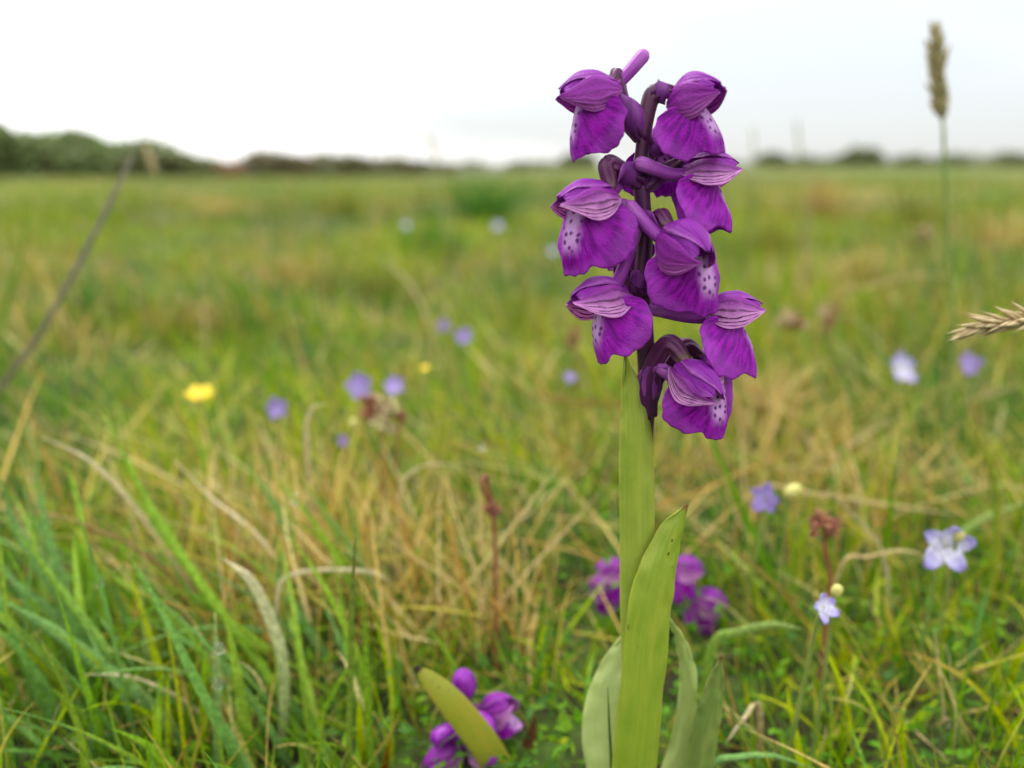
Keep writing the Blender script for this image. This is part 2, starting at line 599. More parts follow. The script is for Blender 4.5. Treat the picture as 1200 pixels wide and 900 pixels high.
def patch(x, y):
    """dryness of the sward, 0 green to 1 straw"""
    r = np.sqrt(x * x + y * y)
    f = 1.0 / np.maximum(r, .25)
    v = .40 + .55 * clump(x, y, 5)
    near = .22 + .10 * np.sin(90 * x + 40 * y)
    for gx, gy, sg, a in ((-.055, .215, .035, .75), (.115, .30, .045, .65), (-.005, .20, .020, .4), (.055, .27, .025, .4), (-.13, .26, .03, .3)):
        near = near + a * np.exp(-((x - gx) ** 2 + (y - gy) ** 2) / (2 * sg * sg))
    m = np.clip((r - .35) / .3, 0, 1)
    return np.clip(near * (1 - m) + v * m, 0, 1)


def lush(x, y):
    """tint of the green growth, 0 deep green to 1 yellow-green"""
    return np.clip(.58 + .75 * clump(x, y, 9), 0, 1)


GREENS = np.array([(.130, .240, .018), (.185, .295, .020), (.235, .325, .022), (.095, .205, .024), (.11, .23, .045), (.28, .345, .028)])
DRY = np.array([(.52, .38, .14), (.45, .32, .10), (.62, .50, .25), (.34, .19, .06), (.44, .38, .08)])


def blades(name, xy, L, wid, az, tilt, bend, cb, ct, nseg, three, label, twist=None, zoff=None):
    n = len(L)
    s = np.linspace(0, 1, nseg + 1)
    th = tilt[:, None] + bend[:, None] * s ** 1.5
    ds = (L / nseg)[:, None]
    thm = .5 * (th[:, 1:] + th[:, :-1])
    r = np.concatenate([np.zeros((n, 1)), np.cumsum(np.sin(thm) * ds, 1)], 1)
    z = np.concatenate([np.zeros((n, 1)), np.cumsum(np.cos(thm) * ds, 1)], 1)
    wav = rng.normal(0, .03, (n, 1)) * L[:, None] * np.sin(s * 5 + rng.uniform(0, 6, (n, 1))) * s
    ca, sa = np.cos(az)[:, None], np.sin(az)[:, None]
    X = xy[:, :1] + r * ca - wav * sa
    Y = xy[:, 1:] + r * sa + wav * ca
    G = terrain(X, Y)
    Z0 = terrain(xy[:, 0], xy[:, 1])[:, None] - .002 + (0 if zoff is None else zoff[:, None])
    Z = np.maximum(Z0 + z, G + .0008 + .004 * rng.random((n, 1)))
    tw = (rng.normal(0, .9, n) if twist is None else twist)[:, None] + rng.normal(0, .6, (n, 1)) * s
    sx, sy = -np.sin(az[:, None] + tw), np.cos(az[:, None] + tw)
    prof = (.65 + .35 * np.minimum(1, s * 4)) * (1 - s ** 2.4) + .03
    W = wid[:, None] * .5 * prof
    k = 3 if three else 2
    V = np.zeros((n, nseg + 1, k, 3), np.float32)
    for j, a in enumerate((-1, 1) if k == 2 else (-1, 0, 1)):
        V[:, :, j, 0] = X + sx * W * a
        V[:, :, j, 1] = Y + sy * W * a
        V[:, :, j, 2] = Z
        if k == 3 and a == 0:
            V[:, :, j, 0] += ca * W * .45
            V[:, :, j, 1] += sa * W * .45
            V[:, :, j, 2] -= W * .25
    C = np.ones((n, nseg + 1, k, 4), np.float32)
    f = (s ** 1.3)[None, :, None]
    C[:, :, :, :3] = (cb[:, None, :] * (1 - f) + ct[:, None, :] * f)[:, :, None, :]
    V = V.reshape(-1, 3)
    base = (np.arange(n) * (nseg + 1) * k)[:, None, None]
    i = (np.arange(nseg) * k)[None, :, None]
    fl = []
    for j in range(k - 1):
        fl.append(np.stack([base[..., 0] + i[..., 0] + j, base[..., 0] + i[..., 0] + j + 1, base[..., 0] + i[..., 0] + k + j + 1, base[..., 0] + i[..., 0] + k + j], -1).reshape(-1, 4))
    F = np.concatenate(fl)
    me = bpy.data.meshes.new(name)
    me.vertices.add(len(V))
    me.vertices.foreach_set('co', V.ravel())
    me.loops.add(F.size)
    me.loops.foreach_set('vertex_index', F.ravel().astype(np.int32))
    me.polygons.add(len(F))
    me.polygons.foreach_set('loop_start', np.arange(len(F), dtype=np.int32) * 4)
    me.polygons.foreach_set('loop_total', np.full(len(F), 4, np.int32))
    me.polygons.foreach_set('use_smooth', np.ones(len(F), bool))
    at_ = me.color_attributes.new('Col', 'FLOAT_COLOR', 'POINT')
    at_.data.foreach_set('color', C.ravel())
    me.update()
    me.validate()
    me.materials.append(M['grass'])
    o = bpy.data.objects.new(name, me)
    COL.objects.link(o)
    return tag(o, label, 'grass', kind='stuff')


def scatter(n, r0, r1, half, p=1.0):
    """n roots in a wedge ahead of the camera, denser near"""
    u = rng.random(n)
    r = (r0 ** (2 - p) + u * (r1 ** (2 - p) - r0 ** (2 - p))) ** (1 / (2 - p)) if p != 2 else r0 * (r1 / r0) ** u
    a = rng.uniform(-half, half, n)
    return np.stack([r * np.sin(a), r * np.cos(a)], 1)


def clear(xy, L, reach=.055):
    """keep the space between camera and orchid and round its stem open"""
    x, y = xy[:, 0], xy[:, 1]
    k = np.hypot(x - OX, y - ORC_Y) > .007
    k &= ~((np.abs(x - OX * y / ORC_Y) < .016 + .25 * L) & (y < .128) & (y > -.02) & (L > .02))
    k &= ~((y < .115) & (L > .030) & (y > -.03))
    k &= ~((y < .172) & (L > .034) & (y > -.03) & (rng.random(len(L)) < .9))
    k &= np.hypot(x, y) > .05
    k &= ~((x > -.024) & (x < .014) & (y > .11) & (y < .149) & (L > .016))
    k &= ~((x > .008) & (x < .058) & (y > .14) & (y < .192) & (L > .026))
    return k


def pick(tab, n, jit=.14):
    c = tab[rng.integers(0, len(tab), n)]
    return c * (1 + rng.normal(0, jit, (n, 1))).clip(.6, 1.5)


def sward(name, n, r0, r1, half, p, Lr, Wr, dry, nseg, three, label, lie=False, tilt=.35, bendm=.9, tone=1.0):
    xy = scatter(n, r0, r1, half, p)
    d = patch(xy[:, 0], xy[:, 1])
    keep = rng.random(n) < (np.clip(d * 1.25, .06, 1) if dry else np.clip(1.35 - d, .25, 1))
    xy = xy[keep]
    n = len(xy)
    L = rng.uniform(*Lr, n) * rng.uniform(.7, 1.15, n) * np.where(rng.random(n) < .05, 1.45, 1.0) * np.where(np.hypot(xy[:, 0], xy[:, 1]) > .5, 1 + .55 * clump(xy[:, 0], xy[:, 1], 21), 1.0)
    L = np.where(np.hypot(xy[:, 0], xy[:, 1]) > 2, np.minimum(L, .075), L)
    k = clear(xy, L)
    xy, L = xy[k], L[k]
    n = len(L)
    wid = rng.uniform(*Wr, n)
    az = rng.uniform(0, 2 * math.pi, n)
    az = np.where(rng.random(n) < .45, math.pi + rng.normal(0, .8, n), az)     # wind-combed to the left
    til = np.abs(rng.normal(0, tilt, n))
    ben = np.abs(rng.normal(0, bendm, n))
    if lie:
        til = rng.uniform(.75, 1.45, n)
        ben = rng.normal(.1, .28, n)
    if dry:
        cb = pick(DRY, n)
        ct = cb * rng.uniform(.8, 1.25, (n, 1))
        g = rng.random(n) < .3
        cb[g] = pick(GREENS, int(g.sum()))
    else:
        q = lush(xy[:, 0], xy[:, 1])[:, None]
        cb = pick(GREENS, n) * (np.array([.42, .62, 1.0]) * (1 - q) + np.array([1.35, 1.18, .75]) * q)
        ct = cb * rng.uniform(.9, 1.25, (n, 1))
        g = rng.random(n) < .22
        ct[g] = pick(DRY, int(g.sum()))
    cb, ct = cb * tone, ct * tone  # darkens farther swards: shade missing between sparse blades, put into their colour
    zo = rng.uniform(0, .018, n) if lie else None
    return blades(name, xy, L, wid, az, til, ben, cb, ct, nseg, three, label, zoff=zo)


sward('meadow_grass', 7500, .07, .62, 1.25, 1.0, (.018, .044), (.0009, .0024), False, 9, True, 'green grass blades of the near turf around the orchid')
sward('fine_meadow_grass', 13000, .07, .62, 1.25, 1.0, (.010, .030), (.0005, .0010), False, 6, False, 'short fine green grass of the near turf')
sward('dry_meadow_grass', 8000, .08, .70, 1.25, 1.0, (.018, .048), (.0005, .0011), True, 9, True, 'upright dry straw-coloured grass of the near turf', bendm=.5)
sward('fallen_dry_grass', 6500, .08, .70, 1.25, 1.0, (.025, .065), (.0006, .0015), True, 8, True, 'dead straw lying over the near turf', lie=True)
sward('middle_meadow_grass', 30000, .6, 2.2, .95, 1.0, (.022, .055), (.0013, .003), False, 5, False, 'green grass of the middle meadow', tilt=.5, tone=.88)
sward('middle_dry_grass', 13000, .6, 2.2, .95, 1.0, (.022, .06), (.0011, .0025), True, 5, False, 'straw-coloured grass of the middle meadow', tilt=.6, tone=.86)
sward('far_meadow_grass', 36000, 2.1, 9, .85, 1.2, (.03, .07), (.003, .007), False, 4, False, 'green grass of the farther meadow', tilt=.5, tone=.74)
sward('far_dry_grass', 15000, 2.1, 9, .85, 1.2, (.03, .08), (.0025, .006), True, 4, False, 'straw-coloured grass of the farther meadow', tilt=.6, tone=.70)
sward('distant_meadow_grass', 30000, 8.5, 70, .8, 1.7, (.04, .09), (.012, .03), False, 3, False, 'green grass of the distant field', tilt=.5, tone=.60)
sward('distant_dry_grass', 13000, 8.5, 70, .8, 1.7, (.04, .10), (.012, .03), True, 3, False, 'pale dry grass of the distant field', tilt=.6, tone=.58)


def broad_blades():
    """broad green blades leaning over in front of the dry tuft"""
    n = 210
    xy = np.stack([rng.uniform(-.15, -.03, n), rng.uniform(.130, .200, n)], 1)
    az = math.pi + rng.normal(-.25, .55, n)
    cb = pick(np.array([(.17, .30, .035), (.13, .25, .06), (.22, .33, .05), (.15, .27, .08)]), n)
    blades('broad_meadow_grass', xy, rng.uniform(.03, .062, n), rng.uniform(.0016, .0031, n), az, np.abs(rng.normal(.35, .25, n)), rng.uniform(.1, 1.0, n), cb, cb * 1.1, 12, True,
           'broad green grass blades leaning over in front of the dry tuft', twist=rng.normal(1.1, .5, n))


broad_blades()


def dry_tuft():
    """dense upright dead stems of one old tuft"""
    for cx_, cy_, n, sg in ((-.058, .205, 230, .022), (-.012, .185, 60, .012), (.10, .27, 90, .03)):
        xy = np.stack([rng.normal(cx_, sg, n), rng.normal(cy_, sg, n)], 1)
        cb = pick(DRY, n) * .9
        blades('dry_tuft_grass', xy, rng.uniform(.030, .056, n), rng.uniform(.0005, .0011, n), np.where(rng.random(n) < .6, math.pi, 0) + rng.normal(0, .8, n), np.abs(rng.normal(.15, .22, n)),
               np.abs(rng.normal(0, .35, n)), cb, cb * 1.3, 9, True, 'dense upright dead stems of an old grass tuft')


dry_tuft()


def undergrowth():
    """tiny leaves of clover and moss low in the turf"""
    n = 42000
    xy = scatter(n, .06, .75, 1.25, 1.0)
    L = rng.uniform(.0014, .0040, n)
    k = np.hypot(xy[:, 0] - OX, xy[:, 1] - ORC_Y) > .005
    xy, L = xy[k], L[k]
    n = len(L)
    zo = np.abs(rng.normal(0, .010, n)) * np.clip((xy[:, 1] - .06) / .12, .2, 1)
    cb = pick(np.array([(.065, .17, .016), (.095, .21, .02), (.13, .24, .022), (.055, .135, .022)]), n)
    blades('clover_leaves', xy, L, L * .62, rng.uniform(0, 6.28, n), rng.uniform(.3, 1.5, n), rng.normal(0, .5, n), cb, cb * 1.15, 3, False,
           'tiny green clover and moss leaves low in the turf', zoff=zo)


undergrowth()


def tussock(x, y, Y, h, spread, cols, label, n=170, group='tussocks of the middle meadow'):
    """a clump of taller grass: x, y is the pixel of its middle"""
    c = P(x, y, Y)
    g = tz(c.x, Y)
    rr = np.minimum(np.abs(rng.normal(0, spread * .45, n)), spread * rng.uniform(.5, .9, n))
    aa = rng.uniform(0, 6.283, n)
    xy = np.stack([c.x + rr * np.cos(aa), Y + rr * np.sin(aa)], 1)
    cb = pick(np.array(cols), n)
    o = blades('grass_tussock', xy, h * rng.uniform(.6, 1.15, n), h * rng.uniform(.022, .045, n), aa + rng.normal(0, .6, n),
               np.clip(rr / spread, 0, 1) * .8 + np.abs(rng.normal(0, .15, n)), np.abs(rng.normal(.3, .5, n)), cb, cb * 1.15, 6, False, label)
    del o['kind']
    o['category'] = 'tussock'
    o['group'] = group
    me = o.data
    v = np.empty(len(me.vertices) * 3, np.float32)
    me.vertices.foreach_get('co', v)
    v = v.reshape(-1, 3) - np.array([c.x, Y, g], np.float32)
    me.vertices.foreach_set('co', v.ravel())
    o.location = (c.x, Y, g)


DKG = [(.06, .15, .022), (.08, .18, .03), (.05, .125, .025)]
OLV = [(.17, .19, .03), (.14, .17, .03), (.22, .21, .05)]
TNB = [(.40, .29, .11), (.32, .21, .08), (.46, .36, .15), (.24, .24, .05)]
tussock(568, 228, 1.7, .125, .10, DKG, 'dark green rush tussock left of the orchid spike, just under the skyline')
tussock(512, 258, 1.15, .07, .07, DKG, 'lower dark green tussock beside the skyline one')
tussock(150, 338, .62, .050, .09, DKG, 'dark green tussock in the hollow beside the greyish stalk')
tussock(285, 332, .66, .048, .08, DKG, 'dark green tussock in the hollow behind the buttercup')
tussock(210, 345, .60, .040, .05, TNB, 'rusty tan tussock between the two dark green hollow tussocks')
tussock(340, 292, .85, .055, .09, TNB, 'tan tussock in the middle meadow behind the hollow')
tussock(60, 290, .85, .05, .08, TNB, 'tan tussock beside the thin green blade')
tussock(455, 300, .8, .05, .08, OLV, 'olive tussock under the bent pale straw')
tussock(405, 228, 2.2, .09, .14, OLV, 'broad olive tussock far out below the brown bank')
tussock(255, 232, 2.2, .08, .13, TNB, 'broad tan tussock far out below the cow')
tussock(965, 222, 2.1, .12, .16, TNB, 'tall tan tussock far out under the tallest skyline tree')
tussock(1080, 232, 1.7, .11, .12, OLV, 'olive tussock far out under the tall seed head')
tussock(1175, 252, 1.2, .085, .10, TNB, 'rusty tan tussock far out beside the olive one')
tussock(905, 250, 1.2, .075, .09, OLV, 'olive tussock right of the orchid hoods')
tussock(1010, 300, .8, .055, .07, TNB, 'tan tussock behind the small brown woodrush')
tussock(1120, 305, .75, .055, .08, DKG, 'dark green tussock behind the right-hand violets')
tussock(610, 330, .65, .045, .06, OLV, 'olive tussock close left of the orchid flowers')
tussock(900, 445, .36, .042, .03, TNB, 'small tan tussock below the tan woodrush')

# ------------------------------------------------------------------ orchid flowers
MM = .001


def frame(az, pitch, roll):
    """az: facing direction in degrees, 0 = right, 90 = away from camera, -90 = towards it; pitch up; roll"""
    a, p = R(az), R(pitch)
    F = Vector((math.cos(a) * math.cos(p), math.sin(a) * math.cos(p), math.sin(p)))
    S = Vector((0, 0, 1)).cross(F).normalized()
    U = F.cross(S)
    rot = Matrix.Rotation(R(roll), 3, F)
    S, U = rot @ S, rot @ U
    return Matrix((F, S, U)).transposed()


def hood_pt(t, th, k=1.0, op=1.0):
    """helmet surface in millimetres: t from rear 0 to front 1, th from the top ridge"""
    x = -3.0 + 9.6 * t
    top = 1.3 + 3.2 * math.sin(math.pi * min(1, .10 + .80 * t)) ** .9 - 1.4 * max(0, t - .6) ** 1.2
    bot = .9 - .9 * math.sin(math.pi * t) - .2 * t
    wd = (2.9 * max(.02, math.sin(math.pi * (.10 + .82 * t))) ** .62) * op
    c = math.cos(th)
    z = bot + (top - bot) * c if c > 0 else bot + 2.6 * c * math.sin(math.pi * min(1, .08 + .84 * t))
    y = wd * math.sin(th) if abs(th) < math.pi / 2 else math.copysign(wd * (1 - .22 * (abs(th) - math.pi / 2)), th)
    return Vector((x, y * k, bot + (z - bot) * k if z > bot else z))


def flower(root, throat, az, pitch, roll, sc, stem_pt, arch, spur_end=None, beta=72, lip_tilt=8, lip_yaw=0, seed=0, open_=1.0, spur_len=8, bract=True, lipscale=1.0, lshift=(0, 0, 0), orad=1.0, sep='sepal'):
    rnd = random.Random(seed)
    Mx = frame(az, pitch, roll + rnd.uniform(-7, 7))
    hs = .94 * rnd.uniform(.95, 1.06)
    open_ = open_ * rnd.uniform(.86, 1.12)
    sth, sdt = rnd.uniform(96, 112), rnd.uniform(46, 56)
    hz = rnd.uniform(.80, 1.04)

    def W(v, s=1.0):
        return throat + Mx @ (v * (sc * s * MM))

    # dorsal sepal = the flower's own mesh
    def shell(t0, t1, thc, dth, k, nr=15, nc=11, blunt=.62, flare=0.0, lowout=0.0):
        V, UV = [], []
        for i in range(nr):
            f = i / (nr - 1)
            t_ = t0 + (t1 - t0) * f
            pr = max(.06, math.sin(math.pi * (.06 + .90 * f ** .85))) ** blunt
            for j in range(nc):
                a = -1 + 2 * j / (nc - 1)
                th = thc + a * dth * pr
                v = hood_pt(t_, th, k, open_)
                e = (a * (1 if thc >= 0 else -1) + 1) / 2
                v.y += math.copysign(lowout * e * e * pr, thc if thc else 1)
                v.y += (.30 * mnoise.noise(Vector((f * 3, a * 2, seed + thc))))
                v.z += (.30 * mnoise.noise(Vector((f * 3.3, a * 2.2, seed + 7 + thc))))
                v += Vector((.35 * mnoise.noise(Vector((a * 4, seed * 3.1 + thc, 2))) * f, 0, .22 * abs(a) ** 3 * mnoise.noise(Vector((f * 7, a * 2, seed * 2.3 + thc)))))
                v.z *= hz
                V.append(W(v * hs))
                UV.append((e if thc else abs(a), f))
        return V, grid(nr, nc), UV

    V, F, UV = shell(.0, 1.0, 0.0, R(50), 1.10)
    fl = build('flower', V, F, M['hood'], root, uv=UV, thick=.00008, sub=1)
    for sgn in (-1, 1):
        V, F, UV = shell(.04, .95, sgn * R(52), R(48), 1.0)
        build('petal', V, F, M['hood'], fl, uv=UV, thick=.00008, sub=1)
        V, F, UV = shell(-.02, 1.03, sgn * R(sth + rnd.uniform(-5, 5)), R(sdt), 1.15, lowout=rnd.uniform(1.0, 2.4) if sep == 'sepal' else rnd.uniform(.2, 1.0), blunt=.45)
        build('sepal', V, F, M[sep], fl, uv=UV, thick=.00008, sub=1)
    # lip: three-lobed fan folded back along its pale middle
    nr, nc = 13, 57
    V, UV = [], []
    tilt, yaw = R(lip_tilt), R(lip_yaw)
    ph = rnd.uniform(0, 6)
    for i in range(nr):
        f = .03 + .97 * i / (nr - 1)
        for j in range(nc):
            s = -1 + 2 * j / (nc - 1)
            phi = s * R(104)
            ap = abs(math.degrees(phi))
            Rr = 7.7 - .75 * math.exp(-((ap - 22) / 7) ** 2) + 1.6 * math.exp(-((ap - 54) / 24) ** 2) - 3.4 * max(0, (ap - 76) / 28) ** 1.6
            Rr += (.20 * math.sin(phi * 25 + ph + 2 * math.sin(phi * 7)) + .42 * mnoise.noise(Vector((phi * 9, seed * 1.7, 0)))) * f ** 3
            Rr *= lipscale
            a = Rr * f * math.sin(phi) * 1.14
            d = Rr * f * math.cos(phi) * 1.10
            # fold
            b = R(beta - 7)
            aa, y, x, st = abs(a), 0.0, 0.0, .25
            q = 0.0
            while q < aa:
                h = min(st, aa - q)
                u = min(1, max(0, (q + h / 2 - .55) / 1.9))
                psi = b * u * u * (3 - 2 * u) - .35 * max(0, (q - 4.2) / 4)
                y += h * math.cos(psi)
                x -= h * math.sin(psi)
                q += h
            x += 1.3 * math.sin(min(1, d / 9) * 2.4) + .30 * mnoise.noise(Vector((a * .45, d * .45, seed + 3)))
            z = -d + .22 * mnoise.noise(Vector((a * .5, d * .5, seed + 9)))
            y += .20 * f * f * math.sin(phi * 10 + ph * 2) * (ap > 30)
            v = Vector((x, math.copysign(y, a), z))
            # tilt forward about the side axis and yaw about its own length
            v = Matrix.Rotation(yaw, 3, 'Z') @ v
            v = Matrix.Rotation(-tilt, 3, 'Y') @ v
            v += Vector((2.2, 0, -.3))
            V.append(W(v) + Vector(lshift) * MM)
            UV.append((a, d))
    build('lip', V, grid(nr, nc), M['lip'], fl, uv=UV, thick=.00009, sub=1)
    # spur
    r0 = W(Vector((.4, 0, .3)))
    if spur_end is None:
        spur_end = W(Vector((-spur_len, 0, 2.5)))
    mid = (r0 + spur_end) / 2 + Mx @ Vector((0, 0, -.7 * sc * MM))
    tube('spur', [r0, mid, spur_end], [1.25 * sc * MM, 1.0 * sc * MM, 1.12 * sc * MM], M['spur'], fl, n=14, ns=12, blunt=True)
    # ovary arching from the stem to the back of the hood
    back = W(Vector((-1.0, 0, 2.0)))
    bk2 = W(Vector((-2.2, 0, 2.5)))
    ctrl = [stem_pt] + list(arch) + [bk2, back]
    rads = [1.45] + [1.22] * len(arch) + [.95, .8]
    tube('ovary', ctrl, [r * orad * sc * MM for r in rads], M['ovary'], fl, n=40, ns=36, ridge=.13, nridge=6)
    if bract:
        a1 = arch[0] if arch else (stem_pt + bk2) / 2
        out_ = (a1 - stem_pt).normalized()
        sidev = out_.cross(Vector((0, 1, 0.15)))
        dn = Vector((rnd.uniform(-.3, .3), -.9, -.5)).normalized() * (1.15 * sc * MM)
        dn = dn - out_ * dn.dot(out_)
        b = [stem_pt + dn * .6, stem_pt.lerp(a1, .55) + dn * 1.25, a1 + dn * 1.2, a1.lerp(bk2, .55) + dn * 1.05]
        V, F, UV = ribbon_data(b, [2.0 * sc * MM, 2.9 * sc * MM, 2.1 * sc * MM, .10 * sc * MM], dn.cross(out_), curl=1.25, n=14, nc=7)
        build('bract', V, F, M['bract'], fl, uv=UV, thick=.00014, sub=1)
    return fl


def main_orchid():
    base = Vector((OX, ORC_Y, tz(OX, ORC_Y) - .003))
    root = empty('green_winged_orchid', base)
    tag(root, 'tall purple orchid in full flower with a sheathed pale green stem', 'orchid')
    sp_ = [(757, 1010, 0), (748, 640, 0), (753, 530, 0), (758, 470, .0), (758, 430, 0), (755, 385, .0), (753, 320, 0), (756, 275, 0), (753, 235, 0), (750, 205, 0), (753, 175, 0), (757, 140, 0), (764, 112, 0), (772, 104, -.0006)]
    pts = [P(x, y, ORC_Y + d) for x, y, d in sp_]
    pts[0] = base + Vector((0, 0, -.002))
    tube('stem', pts, [v * .5 * MM for v in (4.0, 3.6, 3.0, 2.8, 2.8, 2.7, 2.4, 2.3, 2.3, 2.3, 2.1, 2.2, 2.4, 1.7)], M['stem'], root, n=70, ns=16, ridge=.05, nridge=7)

    def S(y):                                   # point on the stem at a picture height
        q = cr(pts, 200)
        return min(q, key=lambda v: abs(v.z - P(757, y, ORC_Y).z))

    def Q(x, y, mm=0):
        return P(x, y, ORC_Y + mm * MM)

    fl = lambda *a, **k: flower(root, *a, **k)
    # upper left, in profile, spur pointing up to the right
    fl(Q(703, 115, -1), -168, -6, 4, .90, S(165), [Q(732, 122, -.5), Q(723, 88, 0)], Q(753, 66, 1.0), beta=76, lip_tilt=2, seed=1, lshift=(-1.2, 0, -.4), orad=.78, sep='sepalp')
    # top right, hood half turned to the camera
    fl(Q(806, 124, -2), -48, 10, 4, .86, S(112), [Q(780, 107, -.5)], Q(760, 182, 2.0), beta=66, lip_tilt=8, seed=2, sep='sepalp')
    # left under the top one
    fl(Q(700, 240, -3.5), -155, -4, 6, 1.0, S(212), [Q(730, 200, -1), Q(712, 193, -2)], Q(735, 200, 2.0), beta=66, lip_tilt=2, seed=3, lip_yaw=24, lshift=(-1.4, 0, -.5), lipscale=1.05)
    # right, striped sepals in profile
    fl(Q(818, 208, -.5), -8, 4, -5, .96, S(215), [Q(772, 205, .5)], Q(752, 192, -2.4), beta=76, lip_tilt=10, seed=4)
    # centre, hanging towards the camera
    fl(Q(793, 292, -6), -60, -16, 6, .98, S(262), [Q(768, 256, -1.5), Q(776, 252, -3.2), Q(781, 262, -4.5)], Q(739, 243, -2.0), beta=62, lip_tilt=14, seed=5, lshift=(2.4, 0, 0), orad=.8, sep='sepalp')
    # lower left
    fl(Q(716, 357, -3.0), -160, -2, 8, .96, S(345), [Q(738, 325, -.8), Q(728, 314, -1.6)], Q(745, 268, -2.2), beta=70, lip_tilt=-4, seed=6)
    # right of centre
    fl(Q(846, 372, -1.5), -14, 6, -6, .98, S(330), [Q(795, 318, .3), Q(818, 325, 0)], Q(768, 362, -2.0), beta=66, lip_tilt=8, seed=7, lshift=(.2, 0, 0), lipscale=1.1)
    # lowest, over the sheath
    fl(Q(806, 445, -5.5), -50, -24, 6, .92, S(485), [Q(762, 436, -1.5), Q(783, 403, -3.6)], Q(775, 432, -3.0), beta=58, lip_tilt=20, seed=8, lip_yaw=-14, lshift=(3.0, 0, .2), orad=1.2)
    # behind the right one, turned away
    fl(Q(828, 432, 7), 28, -6, 0, .95, S(470), [Q(772, 440, 2), Q(800, 405, 5)], None, beta=70, seed=9)
    # behind the top, turned away from the camera
    fl(Q(772, 178, 6), 62, 8, 0, .85, S(205), [Q(762, 178, 2.5)], Q(757, 160, 0.5), beta=70, seed=10)
    # behind the stem, half hidden
    fl(Q(738, 275, 6), 125, 0, 0, .85, S(285), [Q(745, 268, 3)], Q(730, 240, 0), beta=75, seed=12, lipscale=.8)

    # ---- leaves
    X = Vector((1, 0, 0))

    def leaf(name, ctrl, wid, mat, curl, side=X, n=34, nc=13, label=None, ripple=.0011, seed=0, twist=0.0):
        V, F, UV = ribbon_data(ctrl, wid, side, curl=curl, n=n, nc=nc, ripple=ripple, seed=seed, twist=twist)
        o = build(name, V, F, M[mat], root, uv=UV, thick=.00032, sub=1)
        if label:
            o['label'] = label
        return o

    k = px2m(ORC_Y)
    # sheath clasping the stem, its tip reaching the lowest flowers
    leaf('sheath_leaf', [Q(752, 960, -1.0), Q(746, 760, -2.2), Q(746, 640, -2.4), Q(745, 560, -2.3), Q(744, 500, -2.0), Q(739, 455, -1.6), Q(733, 418, -1.2)],
         [24 * k, 24 * k, 25.5 * k, 25 * k, 21 * k, 13 * k, 1.0 * k], 'leafA', [.9, .95, 1.05, 1.05, 1.0, .8, .4],
         side=Vector((-1, .22, 0)), label='pale green sheathing leaf clasping the stem')
    leaf('front_leaf', [Q(740, 1000, -4), Q(746, 905, -5.5), Q(756, 800, -6.0), Q(764, 720, -5.5), Q(775, 665, -4.6), Q(790, 620, -3.6), Q(806, 590, -2.8)],
         [30 * k, 33 * k, 32 * k, 31 * k, 27 * k, 17 * k, .8 * k], 'leafB', [.75, .75, .75, .8, .9, 1.1, .5],
         side=Vector((-1, -.12, 0)), label='yellow-green leaf with small dark specks in front of the stem')
    leaf('pale_leaf', [Q(745, 1000, -1), Q(720, 900, 2.5), Q(711, 840, 5), Q(721, 780, 7), Q(738, 735, 8)],
         [40 * k, 45 * k, 36 * k, 20 * k, 2 * k], 'leafC', .5, side=Vector((-1, .3, 0)), label='broad pale grey-green leaf behind the stem')
    leaf('curved_leaf', [Q(770, 1000, 2), Q(782, 930, 4.5), Q(800, 860, 6), Q(806, 800, 6), Q(798, 755, 5), Q(783, 722, 3)],
         [16 * k, 19 * k, 16 * k, 13 * k, 9 * k, 1 * k], 'leafC', .7, side=Vector((-1, .5, 0)), label='pale folded leaf curving behind the stem')
    leaf('short_leaf', [Q(790, 1010, 1), Q(812, 930, 1.5), Q(826, 860, 2), Q(838, 805, 2.4), Q(845, 768, 2.6)],
         [22 * k, 22 * k, 20 * k, 13 * k, .8 * k], 'leafD', .55, side=Vector((-1, .1, 0)), label='short pointed green leaf at the base of the stem')
    return root


main_orchid()

# ------------------------------------------------------------------ two younger orchids in the turf
def bud(root, p, d, ln, wd, mat='spur'):
    d = d.normalized()
    c = [p, p + d * ln * .25, p + d * ln * .55, p + d * ln * .85, p + d * ln]
    return tube('flower_bud', c, [wd * .25, wd * .46, wd * .5, wd * .36, wd * .06], M[mat], root, n=14, ns=14, ridge=.05, nridge=3)


def orchid_behind():
    Y = .195
    top = P(768, 668, Y)
    base = Vector((top.x, Y, tz(top.x, Y) - .002))
    root = empty('small_orchid', base)
    tag(root, 'small magenta orchid low in the grass, half hidden behind the tall orchid', 'orchid')
    tube('stem', [base, base.lerp(top, .5), top], [.0016, .0014, .0010], M['stem'], root, n=14, ns=10)
    st = lambda f: base.lerp(top, f)
    flower(root, P(722, 668, Y - .003), -165, 0, 0, .95, st(.85), [P(745, 660, Y)], seed=31, spur_len=7)
    flower(root, P(798, 668, Y - .002), -15, 0, 0, .95, st(.9), [P(783, 655, Y)], seed=32, spur_len=7)
    flower(root, P(826, 705, Y - .004), -35, -10, 0, .95, st(.7), [P(798, 690, Y - .001)], seed=33, spur_len=7)
    flower(root, P(765, 700, Y - .007), -90, -5, 0, .9, st(.75), [P(766, 680, Y - .003)], seed=34, spur_len=7)
    flower(root, P(712, 690, Y + .004), 170, -5, 0, .8, st(.65), [P(740, 690, Y)], seed=35, spur_len=6)


